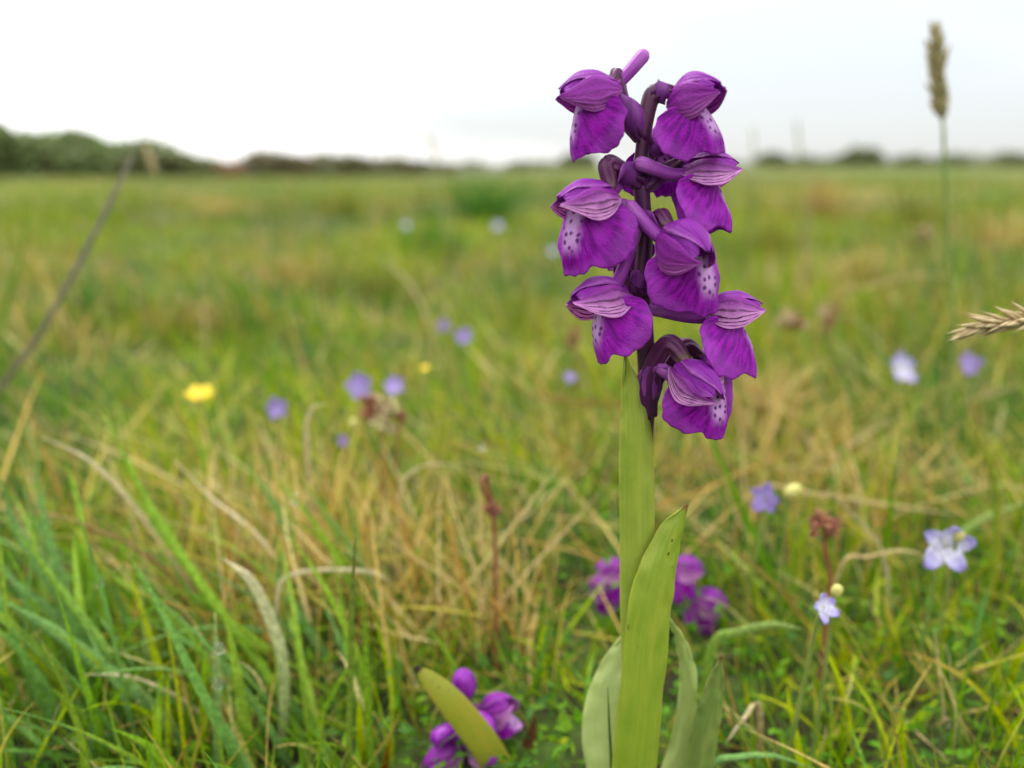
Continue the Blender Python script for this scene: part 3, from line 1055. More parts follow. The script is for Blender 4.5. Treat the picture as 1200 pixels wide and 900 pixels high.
def orchid_corner():
    Y = .146
    top = P(545, 815, Y)
    base = Vector((top.x, Y, tz(top.x, Y) - .002))
    root = empty('budding_orchid', base)
    tag(root, 'half-opened purple orchid with round buds behind a yellowing leaf', 'orchid')
    tube('stem', [base, base.lerp(top, .5), top], [.0017, .0015, .0010], M['stem'], root, n=14, ns=10)
    bud(root, top + Vector((0, 0, -.0006)), Vector((-.05, -.1, 1)), .0072, .0050, 'lipbud')
    bud(root, P(552, 838, Y - .003), Vector((.5, -.6, -.25)), .0072, .0060, 'lipbud')
    bud(root, P(540, 835, Y - .002), Vector((.1, -.5, -.7)), .0060, .0044, 'lipbud')
    bud(root, P(535, 853, Y - .003), Vector((-.8, -.5, -.15)), .0060, .0042, 'lipbud')
    st = lambda f: base.lerp(top, f)
    flower(root, P(580, 838, Y - .001), -25, 38, 0, 1.0, st(.85), [P(560, 838, Y)], seed=41, spur_len=5, lipscale=.55)
    flower(root, P(528, 888, Y - .004), -150, -10, 0, 1.0, st(.6), [P(540, 870, Y - .001)], seed=42, spur_len=5, lipscale=.6)
    flower(root, P(568, 872, Y - .005), -70, -25, 0, .9, st(.7), [P(556, 855, Y - .002)], seed=43, spur_len=5, lipscale=.55)
    k = px2m(.14)
    V, F, UV = ribbon_data([base + Vector((.004, -.004, 0)), P(600, 935, .138), P(572, 880, .136), P(532, 828, .135), P(503, 797, .136), P(486, 781, .137)],
                           [12 * k, 20 * k, 21 * k, 19 * k, 12 * k, 2.5 * k], Vector((-.7, -.2, -.7)), curl=.45, n=28, nc=11)
    build('leaf', V, F, M['leafY'], root, uv=UV, thick=.0003, sub=1)['label'] = 'yellowing leaf with blackened tip'
    V, F, UV = ribbon_data([base + Vector((.003, .004, 0)), P(588, 930, .152), P(592, 880, .153), P(606, 830, .154), P(618, 790, .155)],
                           [10 * k, 16 * k, 16 * k, 11 * k, 1 * k], Vector((-1, .2, -.2)), curl=.6, n=24, nc=9)
    build('leaf', V, F, M['leafD'], root, uv=UV, thick=.0003, sub=1)['label'] = 'green channelled leaf'


M['lipbud'] = mat_noise('bud_petal', (0.17, 0.004, 0.25), (0.30, 0.03, 0.40), 300, .36, .2, sx=2, sy=.6)
orchid_behind()
orchid_corner()

# ------------------------------------------------------------------ single blades that stand out of the turf
GRN, BLG, PALE = (.20, .33, .04), (.16, .29, .085), (.36, .45, .17)
STR, CRM, TAN, BRN, YLW, RED, GRY = (.50, .40, .20), (.66, .58, .38), (.42, .31, .14), (.24, .13, .06), (.40, .36, .09), (.26, .06, .02), (.30, .27, .23)


def one_blade(name, cat, pts, wmm, c_tip, c_base, label, curl=.5, group=None, face=.5):
    c = [P(x, y, .125 + (Y - .125) * .72 if .125 < Y < .29 else Y) for x, y, Y in pts]
    last, prev = c[-1], c[-2]
    g = tz(last.x, last.y)
    if last.z > g + .002:
        d = last - prev
        d.z = 0
        e = last + d * .35
        c.append(Vector((e.x, e.y, tz(e.x, e.y) - .002)))
    else:
        c[-1] = Vector((last.x, last.y, g - .002))
    c = c[::-1]                                   # base first
    n = 30
    m = len(c)
    w0 = wmm * MM * .5 * (.72 if name == 'straw' else 1.0)
    wid = [w0 * (.75 if i == 0 else 1.0) for i in range(m - 1)] + [w0 * .10]
    if m > 3:
        wid[-2] = w0 * .78
    mid = c[m // 2]
    view = (mid - CAM).normalized()
    T = (c[-1] - c[0]).normalized()
    rd = random.Random(hash(tuple(pts[0])) % 9999)
    side = T.cross(view)
    side = (side + view * rd.uniform(-face, face)).normalized()
    V, F, UV = ribbon_data(c, wid, side, curl=curl, n=n, nc=5, twist=rd.uniform(-.5, .5))
    f = np.array([u[1] for u in UV])[:, None]
    col = np.array(c_base) * (1 - f) + np.array(c_tip) * f
    o = build(name, V, F, M['grass'], at=c[0], uv=UV, col=col, thick=.00018)
    return tag(o, label, cat, group)


SB = [  # most single grass entries are leaf blades, only a few are stalks
    ('straw', [(93, 790, .150), (150, 793, .152), (205, 815, .155), (250, 850, .157), (292, 902, .158)], 1.1, CRM, STR, 'cream dead straw arching out of the broad green blades'),
    ('straw', [(-8, 597, .20), (60, 603, .2), (110, 620, .2), (158, 642, .2), (210, 690, .2)], 1.3, TAN, BRN, 'brown bent straw with a dark underside'),
    ('straw', [(50, 512, .22), (105, 540, .22), (150, 585, .22), (190, 640, .22), (230, 700, .22)], 1.5, CRM, STR, 'cream straw sloping down through the dry tuft'),
    ('straw', [(383, 474, .24), (366, 478, .24), (359, 505, .24), (362, 560, .24), (366, 640, .24)], 1.7, CRM, TAN, 'upright pale straw with a hooked tip'),
    ('straw', [(455, 681, .19), (440, 672, .19), (400, 668, .19), (345, 673, .19), (325, 700, .19)], 1.4, CRM, CRM, 'whitish straw bent flat over the dry tuft'),
    ('straw', [(655, 545, .21), (600, 618, .205), (545, 690, .2), (488, 754, .195)], 1.7, STR, YLW, 'long golden straw leaning towards the tall orchid'),
    ('straw', [(702, 578, .215), (660, 625, .213), (620, 668, .21), (570, 730, .205)], 1.3, STR, TAN, 'thin tan straw beside the golden one'),
    ('straw', [(540, 545, .24), (500, 545, .24), (472, 565, .24), (468, 610, .24), (466, 660, .24)], 1.2, CRM, STR, 'thin pale straw arched like a hook near the woodrush'),
    ('straw', [(75, 845, .15), (50, 866, .15), (24, 890, .15), (10, 905, .15)], .7, CRM, STR, 'short straw crossing two others at the turf edge'),
    ('straw', [(28, 795, .152), (12, 828, .152), (-2, 856, .152)], .7, CRM, CRM, 'short upright straw among the broad green blades'),
    ('straw', [(-5, 832, .149), (30, 852, .149), (52, 890, .149), (60, 912, .149)], .9, CRM, TAN, 'short curved straw below the crossing ones'),
    ('straw', [(1042, 492, .30), (1005, 516, .30), (960, 552, .30), (900, 575, .30)], 3.4, CRM, STR, 'broad bleached straw lying over the turf'),
    ('straw', [(1130, 604, .26), (1040, 592, .26), (960, 580, .26), (880, 578, .26)], 1.8, STR, TAN, 'long dead straw lying level behind the violet'),
    ('straw', [(1092, 655, .2), (1060, 645, .2), (1020, 652, .2), (985, 665, .2)], 1.2, STR, TAN, 'pale curved straw beside the whitish violet'),
    ('straw', [(972, 576, .22), (1008, 612, .22), (1036, 655, .22), (1044, 740, .215)], 1.5, CRM, STR, 'pale straw kinked downwards in the clover'),
    ('straw', [(1205, 742, .18), (1150, 785, .178), (1080, 812, .176), (1050, 825, .175)], 1.7, STR, RED, 'straw with a rusty red foot leaning over the clover'),
    ('straw', [(850, 872, .145), (872, 842, .146), (890, 830, .147)], 1.8, CRM, TAN, 'stub of cream straw beside the orchid leaves'),
    ('straw', [(600, 458, .32), (650, 468, .32), (715, 474, .32), (760, 480, .32)], 1.8, BRN, RED, 'rust-red stalk lying level behind the sheath'),
    ('straw', [(250, 528, .23), (262, 580, .23), (285, 640, .225), (300, 700, .22)], 1.4, STR, TAN, 'upright straw in the middle of the dry tuft'),
    ('straw', [(320, 500, .25), (322, 560, .25), (318, 620, .245), (316, 700, .24)], 1.5, STR, TAN, 'slender straight straw behind the dry tuft'),
    ('straw', [(205, 540, .22), (250, 585, .22), (300, 625, .215), (335, 680, .21)], 1.6, CRM, STR, 'straw slanting across the dry tuft'),
    ('straw', [(1200, 800, .165), (1160, 828, .165), (1120, 838, .165), (1080, 870, .165)], 1.2, YLW, TAN, 'yellowed straw low in the clover'),
    ('blade_or_stalk', [(416, 630, .135), (413, 700, .135), (411, 780, .135), (409, 905, .135)], 1.2, (.16, .17, .05), GRN, 'sharp straight green blade with a brown tip'),
    ('blade_or_stalk', [(427, 690, .142), (429, 770, .142), (432, 840, .142), (436, 905, .142)], 1.6, GRN, GRN, 'green blade standing close to the sharp brown-tipped one'),
    ('blade_or_stalk', [(122, 488, .21), (180, 600, .195), (240, 690, .183), (300, 770, .173), (345, 845, .165)], 2.3, GRN, GRN, 'long green blade slanting across the dry tuft'),
    ('blade_or_stalk', [(20, 622, .172), (70, 690, .166), (130, 770, .160), (200, 862, .155), (225, 905, .153)], 2.2, GRN, BLG, 'long green blade slanting beside the cream straw'),
    ('blade_or_stalk', [(-5, 700, .160), (60, 738, .158), (130, 790, .156), (190, 842, .155), (235, 905, .152)], 3.0, BLG, BLG, 'broad blue-green blade under the slanting one'),
    ('blade_or_stalk', [(62, 808, .152), (100, 848, .151), (150, 905, .149)], 3.2, GRN, GRN, 'broad folded green blade at the turf edge'),
    ('blade_or_stalk', [(262, 655, .165), (293, 680, .165), (317, 728, .165), (333, 785, .163), (331, 905, .16)], 2.6, CRM, PALE, 'broad pale green blade with a withered bent tip'),
    ('blade_or_stalk', [(252, 718, .142), (254, 780, .142), (255, 840, .142), (256, 905, .141)], 1.9, PALE, BLG, 'upright grey-green blade carrying two dew drops'),
    ('blade_or_stalk', [(140, 640, .18), (190, 720, .175), (225, 800, .17), (250, 900, .165)], 2.6, GRN, BLG, 'green blade crossing behind the cream straw'),
    ('blade_or_stalk', [(0, 560, .19), (20, 620, .188), (70, 700, .184), (115, 790, .18)], 2.4, BLG, BLG, 'bluish green blade beneath the brown bent straw'),
    ('blade_or_stalk', [(165, 690, .17), (172, 760, .17), (178, 830, .168), (182, 905, .165)], 2.4, PALE, GRN, 'dull green upright blade among the slanting ones'),
    ('blade_or_stalk', [(940, 737, .165), (905, 733, .165), (865, 742, .165), (835, 760, .165)], 2.2, PALE, GRN, 'rounded green blade bent level beside the orchid stem'),
    ('blade_or_stalk', [(955, 903, .128), (910, 886, .1275), (865, 887, .127), (835, 900, .1265)], 1.2, BLG, BLG, 'bluish blade arching low beside the orchid leaves'),
    ('blade_or_stalk', [(1205, 588, .25), (1160, 605, .25), (1125, 630, .25), (1095, 670, .25)], 2.6, PALE, GRN, 'pale green blade bowing over behind the whitish violet'),
    ('blade_or_stalk', [(1168, 590, .22), (1150, 520, .22), (1140, 490, .22)][::-1], 1.6, YLW, GRN, 'yellow-green stalk standing behind the whitish violet'),
    ('blade_or_stalk', [(1065, 700, .2), (1080, 740, .198), (1075, 800, .196), (1060, 850, .195)], 1.8, GRN, GRN, 'green blade below the whitish violet'),
    ('blade_or_stalk', [(172, 150, .30), (140, 215, .298), (105, 285, .296), (50, 385, .294), (0, 455, .292), (-70, 540, .292)], 2.0, GRY, (.16, .14, .08), 'tall greyish grass stalk leaning up past the hedge'),
    ('blade_or_stalk', [(36, 222, .42), (24, 300, .42), (4, 378, .42)], 2.2, GRN, GRN, 'tall thin green blade beside the greyish stalk'),
    ('blade_or_stalk', [(712, 805, .119), (714, 850, .1187), (716, 905, .118)], .45, (.10, .15, .05), (.11, .18, .05), 'thread-thin dark blade against the pale orchid leaf'),
    ('dead_leaf', [(628, 838, .152), (620, 870, .152), (614, 905, .152)], 3.4, (.14, .06, .03), BRN, 'withered brown leaf beside the budding orchid'),
    ('dead_leaf', [(458, 866, .142), (452, 890, .142), (448, 912, .142)], 1.4, RED, RED, 'small dark red leaf tip near the sharp green blades'),
    ('blade_or_stalk', [(952, 188, .62), (947, 250, .62), (940, 310, .61), (936, 350, .6)], 2.6, (.26, .22, .12), (.24, .2, .08), 'tall brownish grass stalk reaching the skyline'),
    ('blade_or_stalk', [(882, 190, .8), (880, 240, .8), (878, 300, .8)], 2.0, (.26, .22, .12), (.22, .2, .08), 'thin grass stalk rising behind the orchid spike'),
    ('straw', [(440, 300, .5), (478, 330, .5), (500, 372, .5), (510, 410, .5)], 2.2, CRM, TAN, 'pale straw bent over in the middle meadow'),
    ('straw', [(545, 300, .6), (575, 345, .6), (600, 395, .6)], 2.4, STR, TAN, 'tan straw leaning in the middle meadow'),
    ('straw', [(235, 350, .5), (240, 380, .5), (243, 440, .5)], 2.6, CRM, TAN, 'upright pale straw standing in the darker green hollow'),
    ('straw', [(1140, 330, .5), (1080, 322, .5), (1020, 335, .5), (970, 350, .5)], 2.0, STR, TAN, 'straw lying level in the rough grass'),
]
for nm, pts, wmm, ct, cb, lab in SB:
    one_blade(nm, {'straw': 'straw', 'dead_leaf': 'leaf', 'blade_or_stalk': 'grass stalk'}[nm], pts, wmm, ct, cb, lab)


# ------------------------------------------------------------------ grass seed heads
def spindle(p, d, ln, wd, ns=7, awn=0.0):
    d = d.normalized()
    c = [p, p + d * ln * .2, p + d * ln * .5, p + d * ln * .8, p + d * ln]
    r = [wd * .2, wd * .46, wd * .5, wd * .26, wd * .03]
    if awn:
        c.append(p + d * (ln + awn))
        r.append(wd * .02)
    V, F, UV = tube_data(c, r, ns)
    return V, F


def merge(parts):
    V, F = [], []
    for v, f in parts:
        b = len(V)
        V += v
        F += [tuple(i + b for i in q) for q in f]
    return V, F


def seed_head(axis, ln, wd, nh, stem, label, mat='seed', single=False, spread=.35, seed=0, swr=.0005, group=None):
    """axis: points from tip to foot of the head; stem: further points down to the ground"""
    rd = random.Random(seed)
    a = cr([P(*p) for p in axis], 40)
    foot = [P(*p) for p in stem]
    e = foot[-1]
    foot.append(Vector((e.x, e.y, tz(e.x, e.y) - .002)))
    root = empty('grass_seed_head', foot[-1])
    tag(root, label, 'seed head', group)
    tube('stem', [a[0], a[20], a[-1]] + foot, [swr * .4, swr * .7, swr] + [swr * 1.2] * len(foot), M['straw' if single else 'gstem'], root, n=30, ns=7)
    sp_ = []
    for i in range(nh):
        f = i / max(1, nh - 1)
        k = int(f * 38)
        T = (a[k] - a[k + 1]).normalized()
        o = T.orthogonal().normalized()
        o = Matrix.Rotation(i * 2.4 + rd.uniform(-.4, .4), 3, T) @ o
        d = T + o * (spread * (.25 + .75 * min(1, f * 3)) * rd.uniform(.6, 1.3))
        sp_.append(spindle(a[k] + o * wd * .15, d, ln * rd.uniform(.8, 1.15), wd * rd.uniform(.85, 1.1), awn=ln * .25 * rd.random()))
    if single:
        for v, f in sp_:
            build('spikelet', v, f, M[mat], root)
    else:
        V, F = merge(sp_)
        build('spikelets', V, F, M[mat], root)['kind'] = 'stuff'


seed_head([(1096, 48, .27), (1098, 80, .27), (1102, 118, .27), (1105, 145, .27)], .0068, .0019, 30, [(1107, 195, .27), (1112, 300, .27), (1118, 420, .27)],
          'tall grass stem with an upright brown seed head against the sky', spread=.55, seed=3)
seed_head([(1146, 385, .133), (1170, 379, .133), (1205, 376, .133), (1250, 378, .133)], .0048, .00085, 46, [(1290, 400, .134), (1330, 500, .136)],
          'straw-coloured seed head nodding level in from the side', 'straw', True, spread=.5, seed=5)
seed_head([(934, 148, 1.0), (936, 170, 1.0), (938, 192, 1.0)], .008, .0026, 9, [(940, 240, 1.0), (942, 300, 1.0)], 'faint seed head on the skyline beside the brownish stalk', spread=.3, seed=6, swr=.0008)
seed_head([(882, 155, 1.1), (883, 175, 1.1), (884, 195, 1.1)], .008, .0026, 8, [(884, 240, 1.1), (884, 290, 1.1)], 'faint seed head on the skyline close to the orchid spike', spread=.3, seed=7, swr=.0008)
seed_head([(173, 178, .55), (178, 193, .55), (182, 208, .55)], .007, .0022, 12, [(185, 230, .55), (188, 300, .55)], 'small pale seed head against the dark hedge', 'straw', spread=.25, seed=8, swr=.0006)
seed_head([(504, 163, .9), (509, 177, .9), (513, 192, .9)], .008, .0026, 9, [(516, 230, .9), (518, 280, .9)], 'pale seed head on the skyline over the low bank', 'straw', spread=.3, seed=9, swr=.0006)


# ------------------------------------------------------------------ small flowers of the turf
def lift(x, y, Y, top=.043):
    """distance at which something seen at this pixel stands level with the grass tops"""
    v = (IH / 2 - y) / FPX
    c, s_ = math.cos(PITCH), math.sin(PITCH)
    sl = (s_ - v * c) / (c + v * s_)
    return min(Y, (CAMH - top) / sl) if sl > .1 else Y


def petal_pts(c, out, nrm, ln, wd, cup=.25, n=8, nc=7, notch=0.0):
    sd = nrm.cross(out).normalized()
    V, UV = [], []
    for i in range(n):
        f = i / (n - 1)
        ww = wd * .5 * max(.10, math.sin(math.pi * (.08 + .84 * f ** .9)) ** .6)
        for j in range(nc):
            a = -1 + 2 * j / (nc - 1)
            V.append(c + out * (ln * f * (1 - .10 * a * a * f - notch * math.exp(-a * a * 9) * f)) + sd * (a * ww) + nrm * (cup * ln * (f * f * .6 + .5 * a * a * f)))
            UV.append((1 - f * .9, abs(a) * .5 + .25))
    return V, grid(n, nc), UV


def stalk_to_ground(root, p, mat, r=.00045, lean=0.0):
    b = origin_of(root)
    m = b.lerp(p, .6) + Vector((lean, 0, 0))
    tube('stem', [b, m, p], [r * 1.2, r, r * .9], M[mat], root, n=14, ns=7)


def violet(x, y, Y, size, az, pitch, mat, label, seed=0, group=None, npet=5):
    rd = random.Random(seed)
    Yn = lift(x, y, Y)
    size, Y = size * Yn / Y * .9, Yn
    c = P(x, y, Y)
    gx = c.x + rd.uniform(-.006, .006)
    root = empty('violet', (gx, Y + .004, tz(gx, Y + .004) - .001))
    tag(root, label, 'violet', group)
    Mx = frame(az, pitch, rd.uniform(-15, 15))
    Fw, S_, U = Mx.col[0], Mx.col[1], Mx.col[2]
    s = size * MM
    stalk_to_ground(root, c - Fw * s * .2, 'gstem')
    for k, an in enumerate((90, 162, 18, 234, 306)[:npet]):
        an = R(an + rd.uniform(-12, 12))
        o = (S_ * math.cos(an) + U * math.sin(an) + Fw * rd.uniform(-.1, .35)).normalized()
        ln = s * (.55 if k < 3 else .6) * rd.uniform(.9, 1.1)
        V, F, UV = petal_pts(c, o, Fw, ln, s * rd.uniform(.36, .48), .2 + .2 * rd.random())
        build('petal', V, F, M[mat], root, uv=UV, thick=.00015)
    V, F = merge([spindle(c - Fw * s * .25, Fw + (S_ * math.cos(q) + U * math.sin(q)) * .5, s * .35, s * .12) for q in (0, 1.26, 2.5, 3.8, 5)])
    build('calyx', V, F, M['gstem'], root)
    tube('throat', [c - Fw * s * .1, c + Fw * s * .06], [s * .06, s * .03], M['budyel'], root, n=5, ns=8)
    return root


violet(325, 478, .33, 10.5, -100, 10, 'violet', 'lilac violet beside the hooked straw', 1)
violet(420, 453, .33, 11.5, -80, 20, 'violet', 'violet flower rising just above the woodrush head', 2)
violet(461, 453, .36, 10, -70, 40, 'violet', 'violet tilted upwards beside the woodrush head', 3)
violet(404, 515, .31, 6.0, -120, 0, 'violet', 'small violet tucked under the woodrush head', 4)
violet(520, 381, .5, 8.5, -90, 10, 'violet', 'small far violet, the smaller of a pair', 5)
violet(543, 393, .5, 12, -80, 10, 'violet', 'larger violet of the far pair', 6)
violet(897, 583, .235, 10.0, -115, 5, 'violet', 'deep lilac violet with a yellow bud beside it', 7)
violet(965, 712, .182, 7.5, -70, 35, 'violetpale', 'small pale blue violet low in the clover', 8)
violet(1108, 640, .185, 13.0, -100, 15, 'violetpale', 'whitish violet with wide open blue-tipped petals', 9)
violet(1055, 432, .33, 13, -80, 25, 'violetpale', 'pale blue violet in the rough grass behind the fallen straw', 10)
violet(1135, 426, .34, 10.5, -90, 20, 'violet', 'lilac violet in the rough grass behind the fallen straw', 11)
violet(668, 442, .42, 7, -90, 40, 'violet', 'washed-out violet seen just left of the orchid stem', 12)
violet(583, 264, 1.1, 15, -90, 20, 'violetpale', 'blurred lilac flower far out in the meadow, largest of three', 13, 'far lilac flowers')
violet(476, 264, 1.1, 12, -90, 20, 'violetpale', 'blurred lilac flower in the meadow below the pale skyline seed head', 14, 'far lilac flowers')
violet(648, 294, .9, 11, -90, 20, 'violetpale', 'blurred lilac flower in the meadow just beside the orchid hoods', 15, 'far lilac flowers')


def buttercup(x, y, Y, size, label, seed=0):
    rd = random.Random(seed)
    Yn = lift(x, y, Y)
    size, Y = size * Yn / Y, Yn
    c = P(x, y, Y)
    root = empty('buttercup', (c.x + .004, Y + .003, tz(c.x + .004, Y + .003) - .001))
    tag(root, label, 'buttercup')
    up = Vector((.05, -.35, .95)).normalized()
    a = up.orthogonal().normalized()
    s = size * MM
    stalk_to_ground(root, c, 'gstem', .0006)
    for k in range(5):
        o = Matrix.Rotation(k * 1.2566 + .3, 3, up) @ a
        V, F, UV = petal_pts(c, (o + up * .25).normalized(), up, s * .55, s * .52, .35)
        build('petal', V, F, M['yellow'], root, uv=UV, thick=.0002)
    V, F = merge([spindle(c, up + (Matrix.Rotation(q * 2.4, 3, up) @ a) * (.15 + .05 * q), s * .2, s * .06) for q in range(12)])
    build('stamens', V, F, M['anther'], root)


buttercup(235, 466, .40, 13, 'bright yellow buttercup alone in the grass', 1)
buttercup(498, 433, .6, 7, 'small faint yellow buttercup far behind the violets', 2)


def flower_bud(x, y, Y, size, label, d=(0.2, -.3, 1)):
    Yn = lift(x, y, Y, .046)
    size, Y = size * Yn / Y, Yn
    c = P(x, y, Y)
    root = empty('violet_bud', (c.x, Y + .003, tz(c.x, Y + .003) - .001))
    tag(root, label, 'bud')
    d = Vector(d).normalized()
    s = size * MM
    stalk_to_ground(root, c - d * s * .4, 'gstem', .0004)
    bud(root, c - d * s * .5, d, s, s * .75, 'budyel')
    V, F = merge([spindle(c - d * s * .5, d + Vector((math.cos(q), math.sin(q), 0)) * .75, s * .6, s * .2) for q in (0, 1.26, 2.5, 3.8, 5)])
    build('sepals', V, F, M['gstem'], root)


flower_bud(930, 576, .232, 6, 'yellowish bud beside the deep lilac violet', (.5, -.2, .5))
flower_bud(981, 692, .178, 3.6, 'round cream bud beside the small pale violet')
flower_bud(1124, 628, .178, 3.2, 'tiny yellow-green bud against the whitish violet')
flower_bud(415, 497, .305, 5.5, 'yellow-green bud under the woodrush head')


def woodrush(x, y, Y, size, label, stem, mats, seed=0, droop=False, n=14):
    rd = random.Random(seed)
    Yn = lift(x, y, Y, .047)
    f = [P(p[0], p[1], p[2] * Yn / Y) for p in stem]
    size, Y = size * Yn / Y * 1.3, Yn
    c = P(x, y, Y)
    e = f[-1]
    base = Vector((e.x, e.y, tz(e.x, e.y) - .002))
    root = empty('woodrush', base)
    tag(root, label, 'woodrush')
    tube('stem', [c] + f + [base], [.0004] + [.0005] * (len(f) + 1), M['red'], root, n=24, ns=7)
    s = size * MM
    for k in range(n):
        d = Vector((rd.gauss(0, 1), rd.gauss(0, 1), rd.gauss(.5, .8))).normalized()
        if droop:
            d = Vector((rd.gauss(.3, .5), rd.gauss(0, .5), -1)).normalized()
        h = c + d * s * rd.uniform(.05, .32)
        q = []
        for i in range(9):                       # each spikelet is a little rosette of bracts
            e_ = Vector((rd.gauss(0, 1), rd.gauss(0, 1), rd.gauss(0, 1))).normalized() + d * .6
            q.append(spindle(h, e_, s * rd.uniform(.14, .22), s * .055, ns=5))
        V, F = merge(q)
        build('spikelet', V, F, M[mats[k % len(mats)]], root)


woodrush(440, 487, .305, 20, 'woodrush head of brown and cream spikelets on a red stem', [(448, 520, .305), (450, 580, .305), (452, 640, .305)], ('brown', 'anther', 'straw', 'brown', 'red'), 1, n=20)
woodrush(572, 588, .25, 11, 'dark red drooping woodrush head alone in the green', [(566, 572, .25), (566, 560, .251), (572, 566, .253), (580, 640, .254)], ('brown', 'brown', 'red'), 2, droop=True, n=12)
woodrush(966, 615, .24, 13, 'dark reddish woodrush head near the clover patch', [(968, 650, .24), (972, 690, .24)], ('brown', 'red', 'brown'), 3)
woodrush(672, 400, .45, 15, 'blurred brown woodrush head just left of the orchid flowers', [(674, 440, .45), (676, 480, .45)], ('brown',), 4, n=9)
woodrush(925, 382, .40, 19, 'tan and brown woodrush head on a pale stalk right of the orchid', [(932, 420, .40), (938, 470, .40)], ('straw', 'brown', 'straw'), 5)
woodrush(972, 374, .42, 17, 'small brown woodrush head beside the tan one', [(974, 410, .42), (976, 450, .42)], ('brown', 'straw'), 6, n=9)
woodrush(1084, 276, .8, 24, 'far brownish woodrush head in the rough grass', [(1086, 300, .8), (1088, 330, .8)], ('straw', 'brown'), 7, n=9)
woodrush(470, 487, .308, 10, 'small brown woodrush tuft touching the larger head', [(466, 520, .308), (462, 600, .308)], ('brown', 'red'), 8, n=7)


# ------------------------------------------------------------------ dew
def dew(x, y, Y, d, label):
    Y = .125 + (Y - .125) * .72 - .0022
    d = d * .9
    c = P(x, y, Y)
    V, F = [], []
    ns, nr = 16, 10
    for i in range(nr + 1):
        f = i / nr
        th = math.pi * f
        rr = math.sin(th) * (1 + .10 * math.cos(th))
        for j in range(ns):
            a = 2 * math.pi * j / ns
            V.append(c + Vector((rr * math.cos(a) * d / 2, rr * math.sin(a) * d / 2, -math.cos(th) * d / 2 * 1.08)))
    for i in range(nr):
        for j in range(ns):
            F.append((i * ns + j, i * ns + (j + 1) % ns, (i + 1) * ns + (j + 1) % ns, (i + 1) * ns + j))
    o = build('dew_drop', V, F, M['dew'], at=c)
    tag(o, label, 'dew drop', 'dew drops')


dew(257, 760, .1400, .0023, 'dew drop higher up the upright grey-green blade')
dew(255, 802, .1400, .0021, 'dew drop lower down the upright grey-green blade')
dew(345, 585, .22, .0026, 'dew drop high in the dry tuft')
dew(117, 683, .178, .0020, 'dew drop beside the brown bent straw')
dew(70, 662, .178, .0016, 'tiny dew drop among bluish blades')
dew(1112, 848, .15, .0018, 'dew drop resting low in the clover')
dew(565, 523, .27, .0024, 'dew drop above the drooping woodrush')


# ------------------------------------------------------------------ far hedges, trees and a cow
def leaf_mass(lobes, n, size, seed):
    r = np.random.default_rng(seed)
    vol = np.array([l[3] * l[4] * l[5] for l in lobes]) ** .8
    which = r.choice(len(lobes), n, p=vol / vol.sum())
    d = r.normal(size=(n, 3))
    d /= np.linalg.norm(d, axis=1)[:, None]
    rad = r.random(n) ** .35 * (1 + r.normal(0, .07, n))
    L = np.array(lobes)[which]
    c = L[:, :3] + d * L[:, 3:6] * rad[:, None]
    u = r.normal(size=(n, 3))
    u /= np.linalg.norm(u, axis=1)[:, None]
    v = np.cross(u, r.normal(size=(n, 3)))
    v /= np.linalg.norm(v, axis=1)[:, None]
    s = size * r.uniform(.6, 1.4, (n, 1))
    bulge = np.cross(u, v) * s * .25
    V = np.stack([c - u * s, c - v * s * .6 + bulge, c + u * s, c + v * s * .6 + bulge], 1).reshape(-1, 3)
    F = [(4 * i, 4 * i + 1, 4 * i + 2, 4 * i + 3) for i in range(n)]
    return V, F


def bush(name, x, wpx, hpx, Y, label, mat='hedge', seed=0, group=None, n=1300, cat='bush', crown='crown', trunk=True):
    rd = random.Random(seed)
    u = (x - 600) / FPX / math.cos(PITCH)
    X = u * Y
    g = tz(X, Y)
    m = Y / FPX / math.cos(PITCH) * (1.30 if Y < 100 else 1.1)
    W, H = wpx * m / 2, hpx * m + (CAMH - g if g < CAMH else 0)
    root = empty(name, (X, Y, g))
    tag(root, label, cat, group)
    lobes = [(X, Y, g + H * .38, W * .85, W * .5 + .3, H * .45), (X, Y, g + H * .12, W * 1.0, W * .5 + .3, H * .24)]
    for k in range(8):
        a = rd.uniform(-1, 1)
        hh = H * (1 - .40 * a * a) * rd.uniform(.8, 1.0)
        rz = hh * rd.uniform(.22, .42)
        lobes.append((X + a * W * .75, Y + rd.uniform(-.4, .4) * W * .5, g + max(hh - rz, rz * .7), W * rd.uniform(.22, .40), W * .3 + .2, rz))
    V, F = leaf_mass(lobes, int(n * 1.6), max(.14, min(.5, H * .10)), seed)
    build(crown, [Vector(v) for v in V], F, M[mat], root)
    if trunk:
        q = [Vector((X, Y, g - .1)), Vector((X + .05, Y, g + H * .25)), Vector((X, Y, g + H * .5))]
        tube('trunk', q, [H * .045, H * .035, H * .02], M['bark'], root, n=8, ns=8)
        for k in range(3):
            e = Vector(lobes[3 + k][:3])
            tube('limb', [q[1], q[1].lerp(e, .5) + Vector((0, 0, .1 * H)), e], [H * .02, H * .015, H * .006], M['bark'], root, n=6, ns=6)
    return root


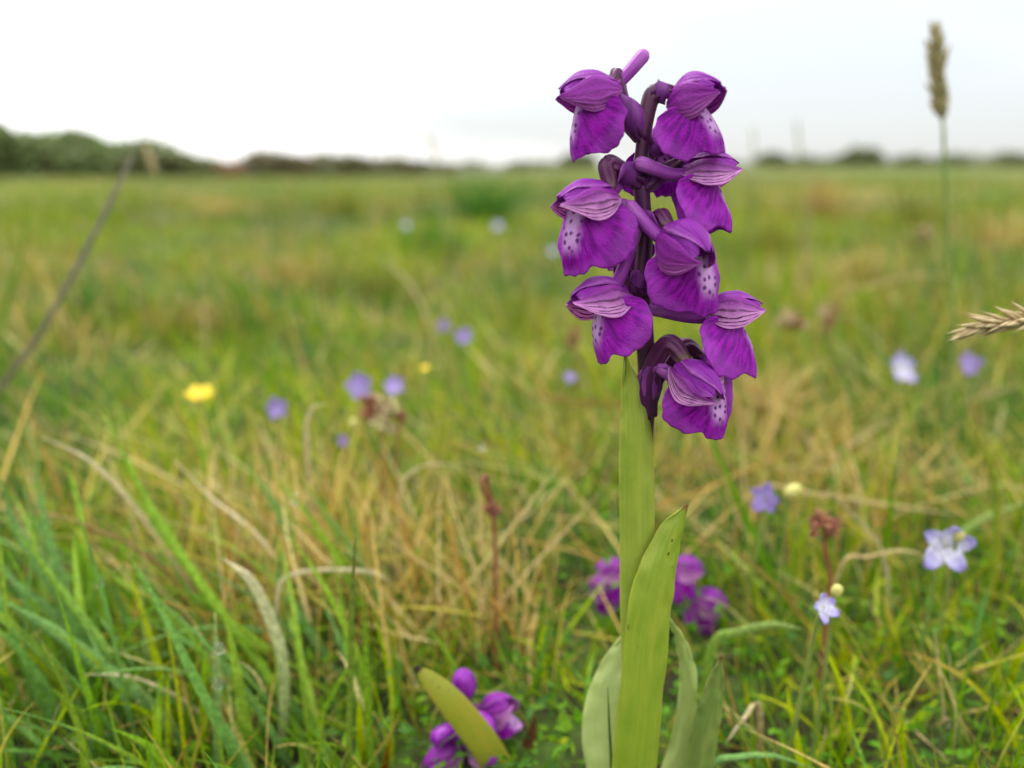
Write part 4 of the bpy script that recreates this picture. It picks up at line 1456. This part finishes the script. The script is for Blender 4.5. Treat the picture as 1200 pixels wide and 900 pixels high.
HD = 75
bush('hedge_bush', 28, 66, 54, HD, 'rounded dark tree standing highest in the far hedge', seed=1, n=1700)
bush('hedge_bush', 100, 118, 44, HD + 2, 'broad dark bush beside the highest hedge tree', seed=2, n=2200)
bush('hedge_bush', 178, 120, 34, HD, 'long low bush in the middle of the far hedge', seed=3, n=2200)
bush('hedge_bush', 240, 80, 22, HD + 1, 'low bush at the hedge end near the brown cow', seed=4, n=1500)
bush('hedge_bush', -45, 120, 36, HD + 1, 'dark bush at the outer end of the far hedge', seed=5, n=1500)
for i, (x, w_, h_, lab) in enumerate([
        (335, 75, 22, 'brown heathy bush just behind the cow'), (395, 95, 23, 'broad brown heathy bush on the low bank'),
        (452, 80, 19, 'low brown heathy bush where the bank falls away'), (505, 70, 14, 'lowest heathy bush at the end of the bank')]):
    bush('heath_bush', x, w_, h_, 88, lab, 'heath', seed=20 + i, n=1100, trunk=True)
for i, (x, w_, h_, lab) in enumerate([
        (560, 90, 14, 'low distant hedge bush left of the orchid spike'), (625, 70, 15, 'distant bush close left of the orchid spike'),
        (672, 50, 22, 'dark round distant bush showing beside the orchid spike'), (885, 40, 21, 'small dark distant bush right of the orchid spike'),
        (925, 70, 18, 'low distant bush between the two skyline seed heads'), (982, 56, 26, 'tallest dark tree on the distant skyline'),
        (1035, 70, 18, 'low distant bush beside the tallest skyline tree'), (1095, 90, 19, 'distant bush under the tall seed head'),
        (1150, 60, 21, 'rounded distant bush beyond the tall seed head'), (1200, 70, 18, 'distant bush at the outer end of the skyline'),
        (800, 120, 15, 'distant hedge bush hidden behind the orchid spike')]):
    bush('skyline_bush', x, w_, h_, 120, lab, 'skyline', seed=40 + i, n=900)


def cow():
    Y = 62.0
    X = (291 - 600) / FPX / math.cos(PITCH) * Y
    g = tz(X, Y)
    root = empty('cow', (X, Y, g))
    tag(root, 'reddish brown cow resting in front of the far bank', 'cow')

    def w(v):
        return Vector((X + v[0], Y + v[1], g + v[2]))

    # body: one continuous trunk from rump to muzzle, lying on the grass
    sec = [(1.10, .62, .10), (1.05, .66, .34), (.75, .66, .46), (.30, .60, .52), (-.20, .62, .52), (-.60, .70, .46), (-.85, .86, .33), (-1.02, 1.02, .24), (-1.18, 1.06, .20), (-1.38, .96, .15), (-1.52, .88, .10), (-1.56, .86, .04)]
    V, F, _ = tube_data(cr([w((a, 0, b)) for a, b, c in sec], 30), cr([c for a, b, c in sec], 30), 16)
    build('body', V, F, M['cow'], root)
    for s in (-1, 1):
        tube('foreleg', [w((-.62, .30 * s, .40)), w((-.72, .40 * s, .16)), w((-1.05, .40 * s, .09)), w((-.75, .44 * s, .07))], [.16, .11, .08, .06], M['cow'], root, n=12, ns=8)
        tube('hind_leg', [w((.70, .32 * s, .50)), w((.40, .50 * s, .26)), w((.80, .54 * s, .12)), w((.35, .56 * s, .08))], [.26, .18, .10, .06], M['cow'], root, n=12, ns=8)
        tube('ear', [w((-1.10, .12 * s, 1.16)), w((-1.08, .24 * s, 1.18)), w((-1.07, .36 * s, 1.14))], [.03, .07, .02], M['cow'], root, n=6, ns=6)
    tube('tail', [w((1.12, 0, .80)), w((1.28, .05, .50)), w((1.25, .2, .15))], [.05, .03, .05], M['cow'], root, n=8, ns=6)


cow()
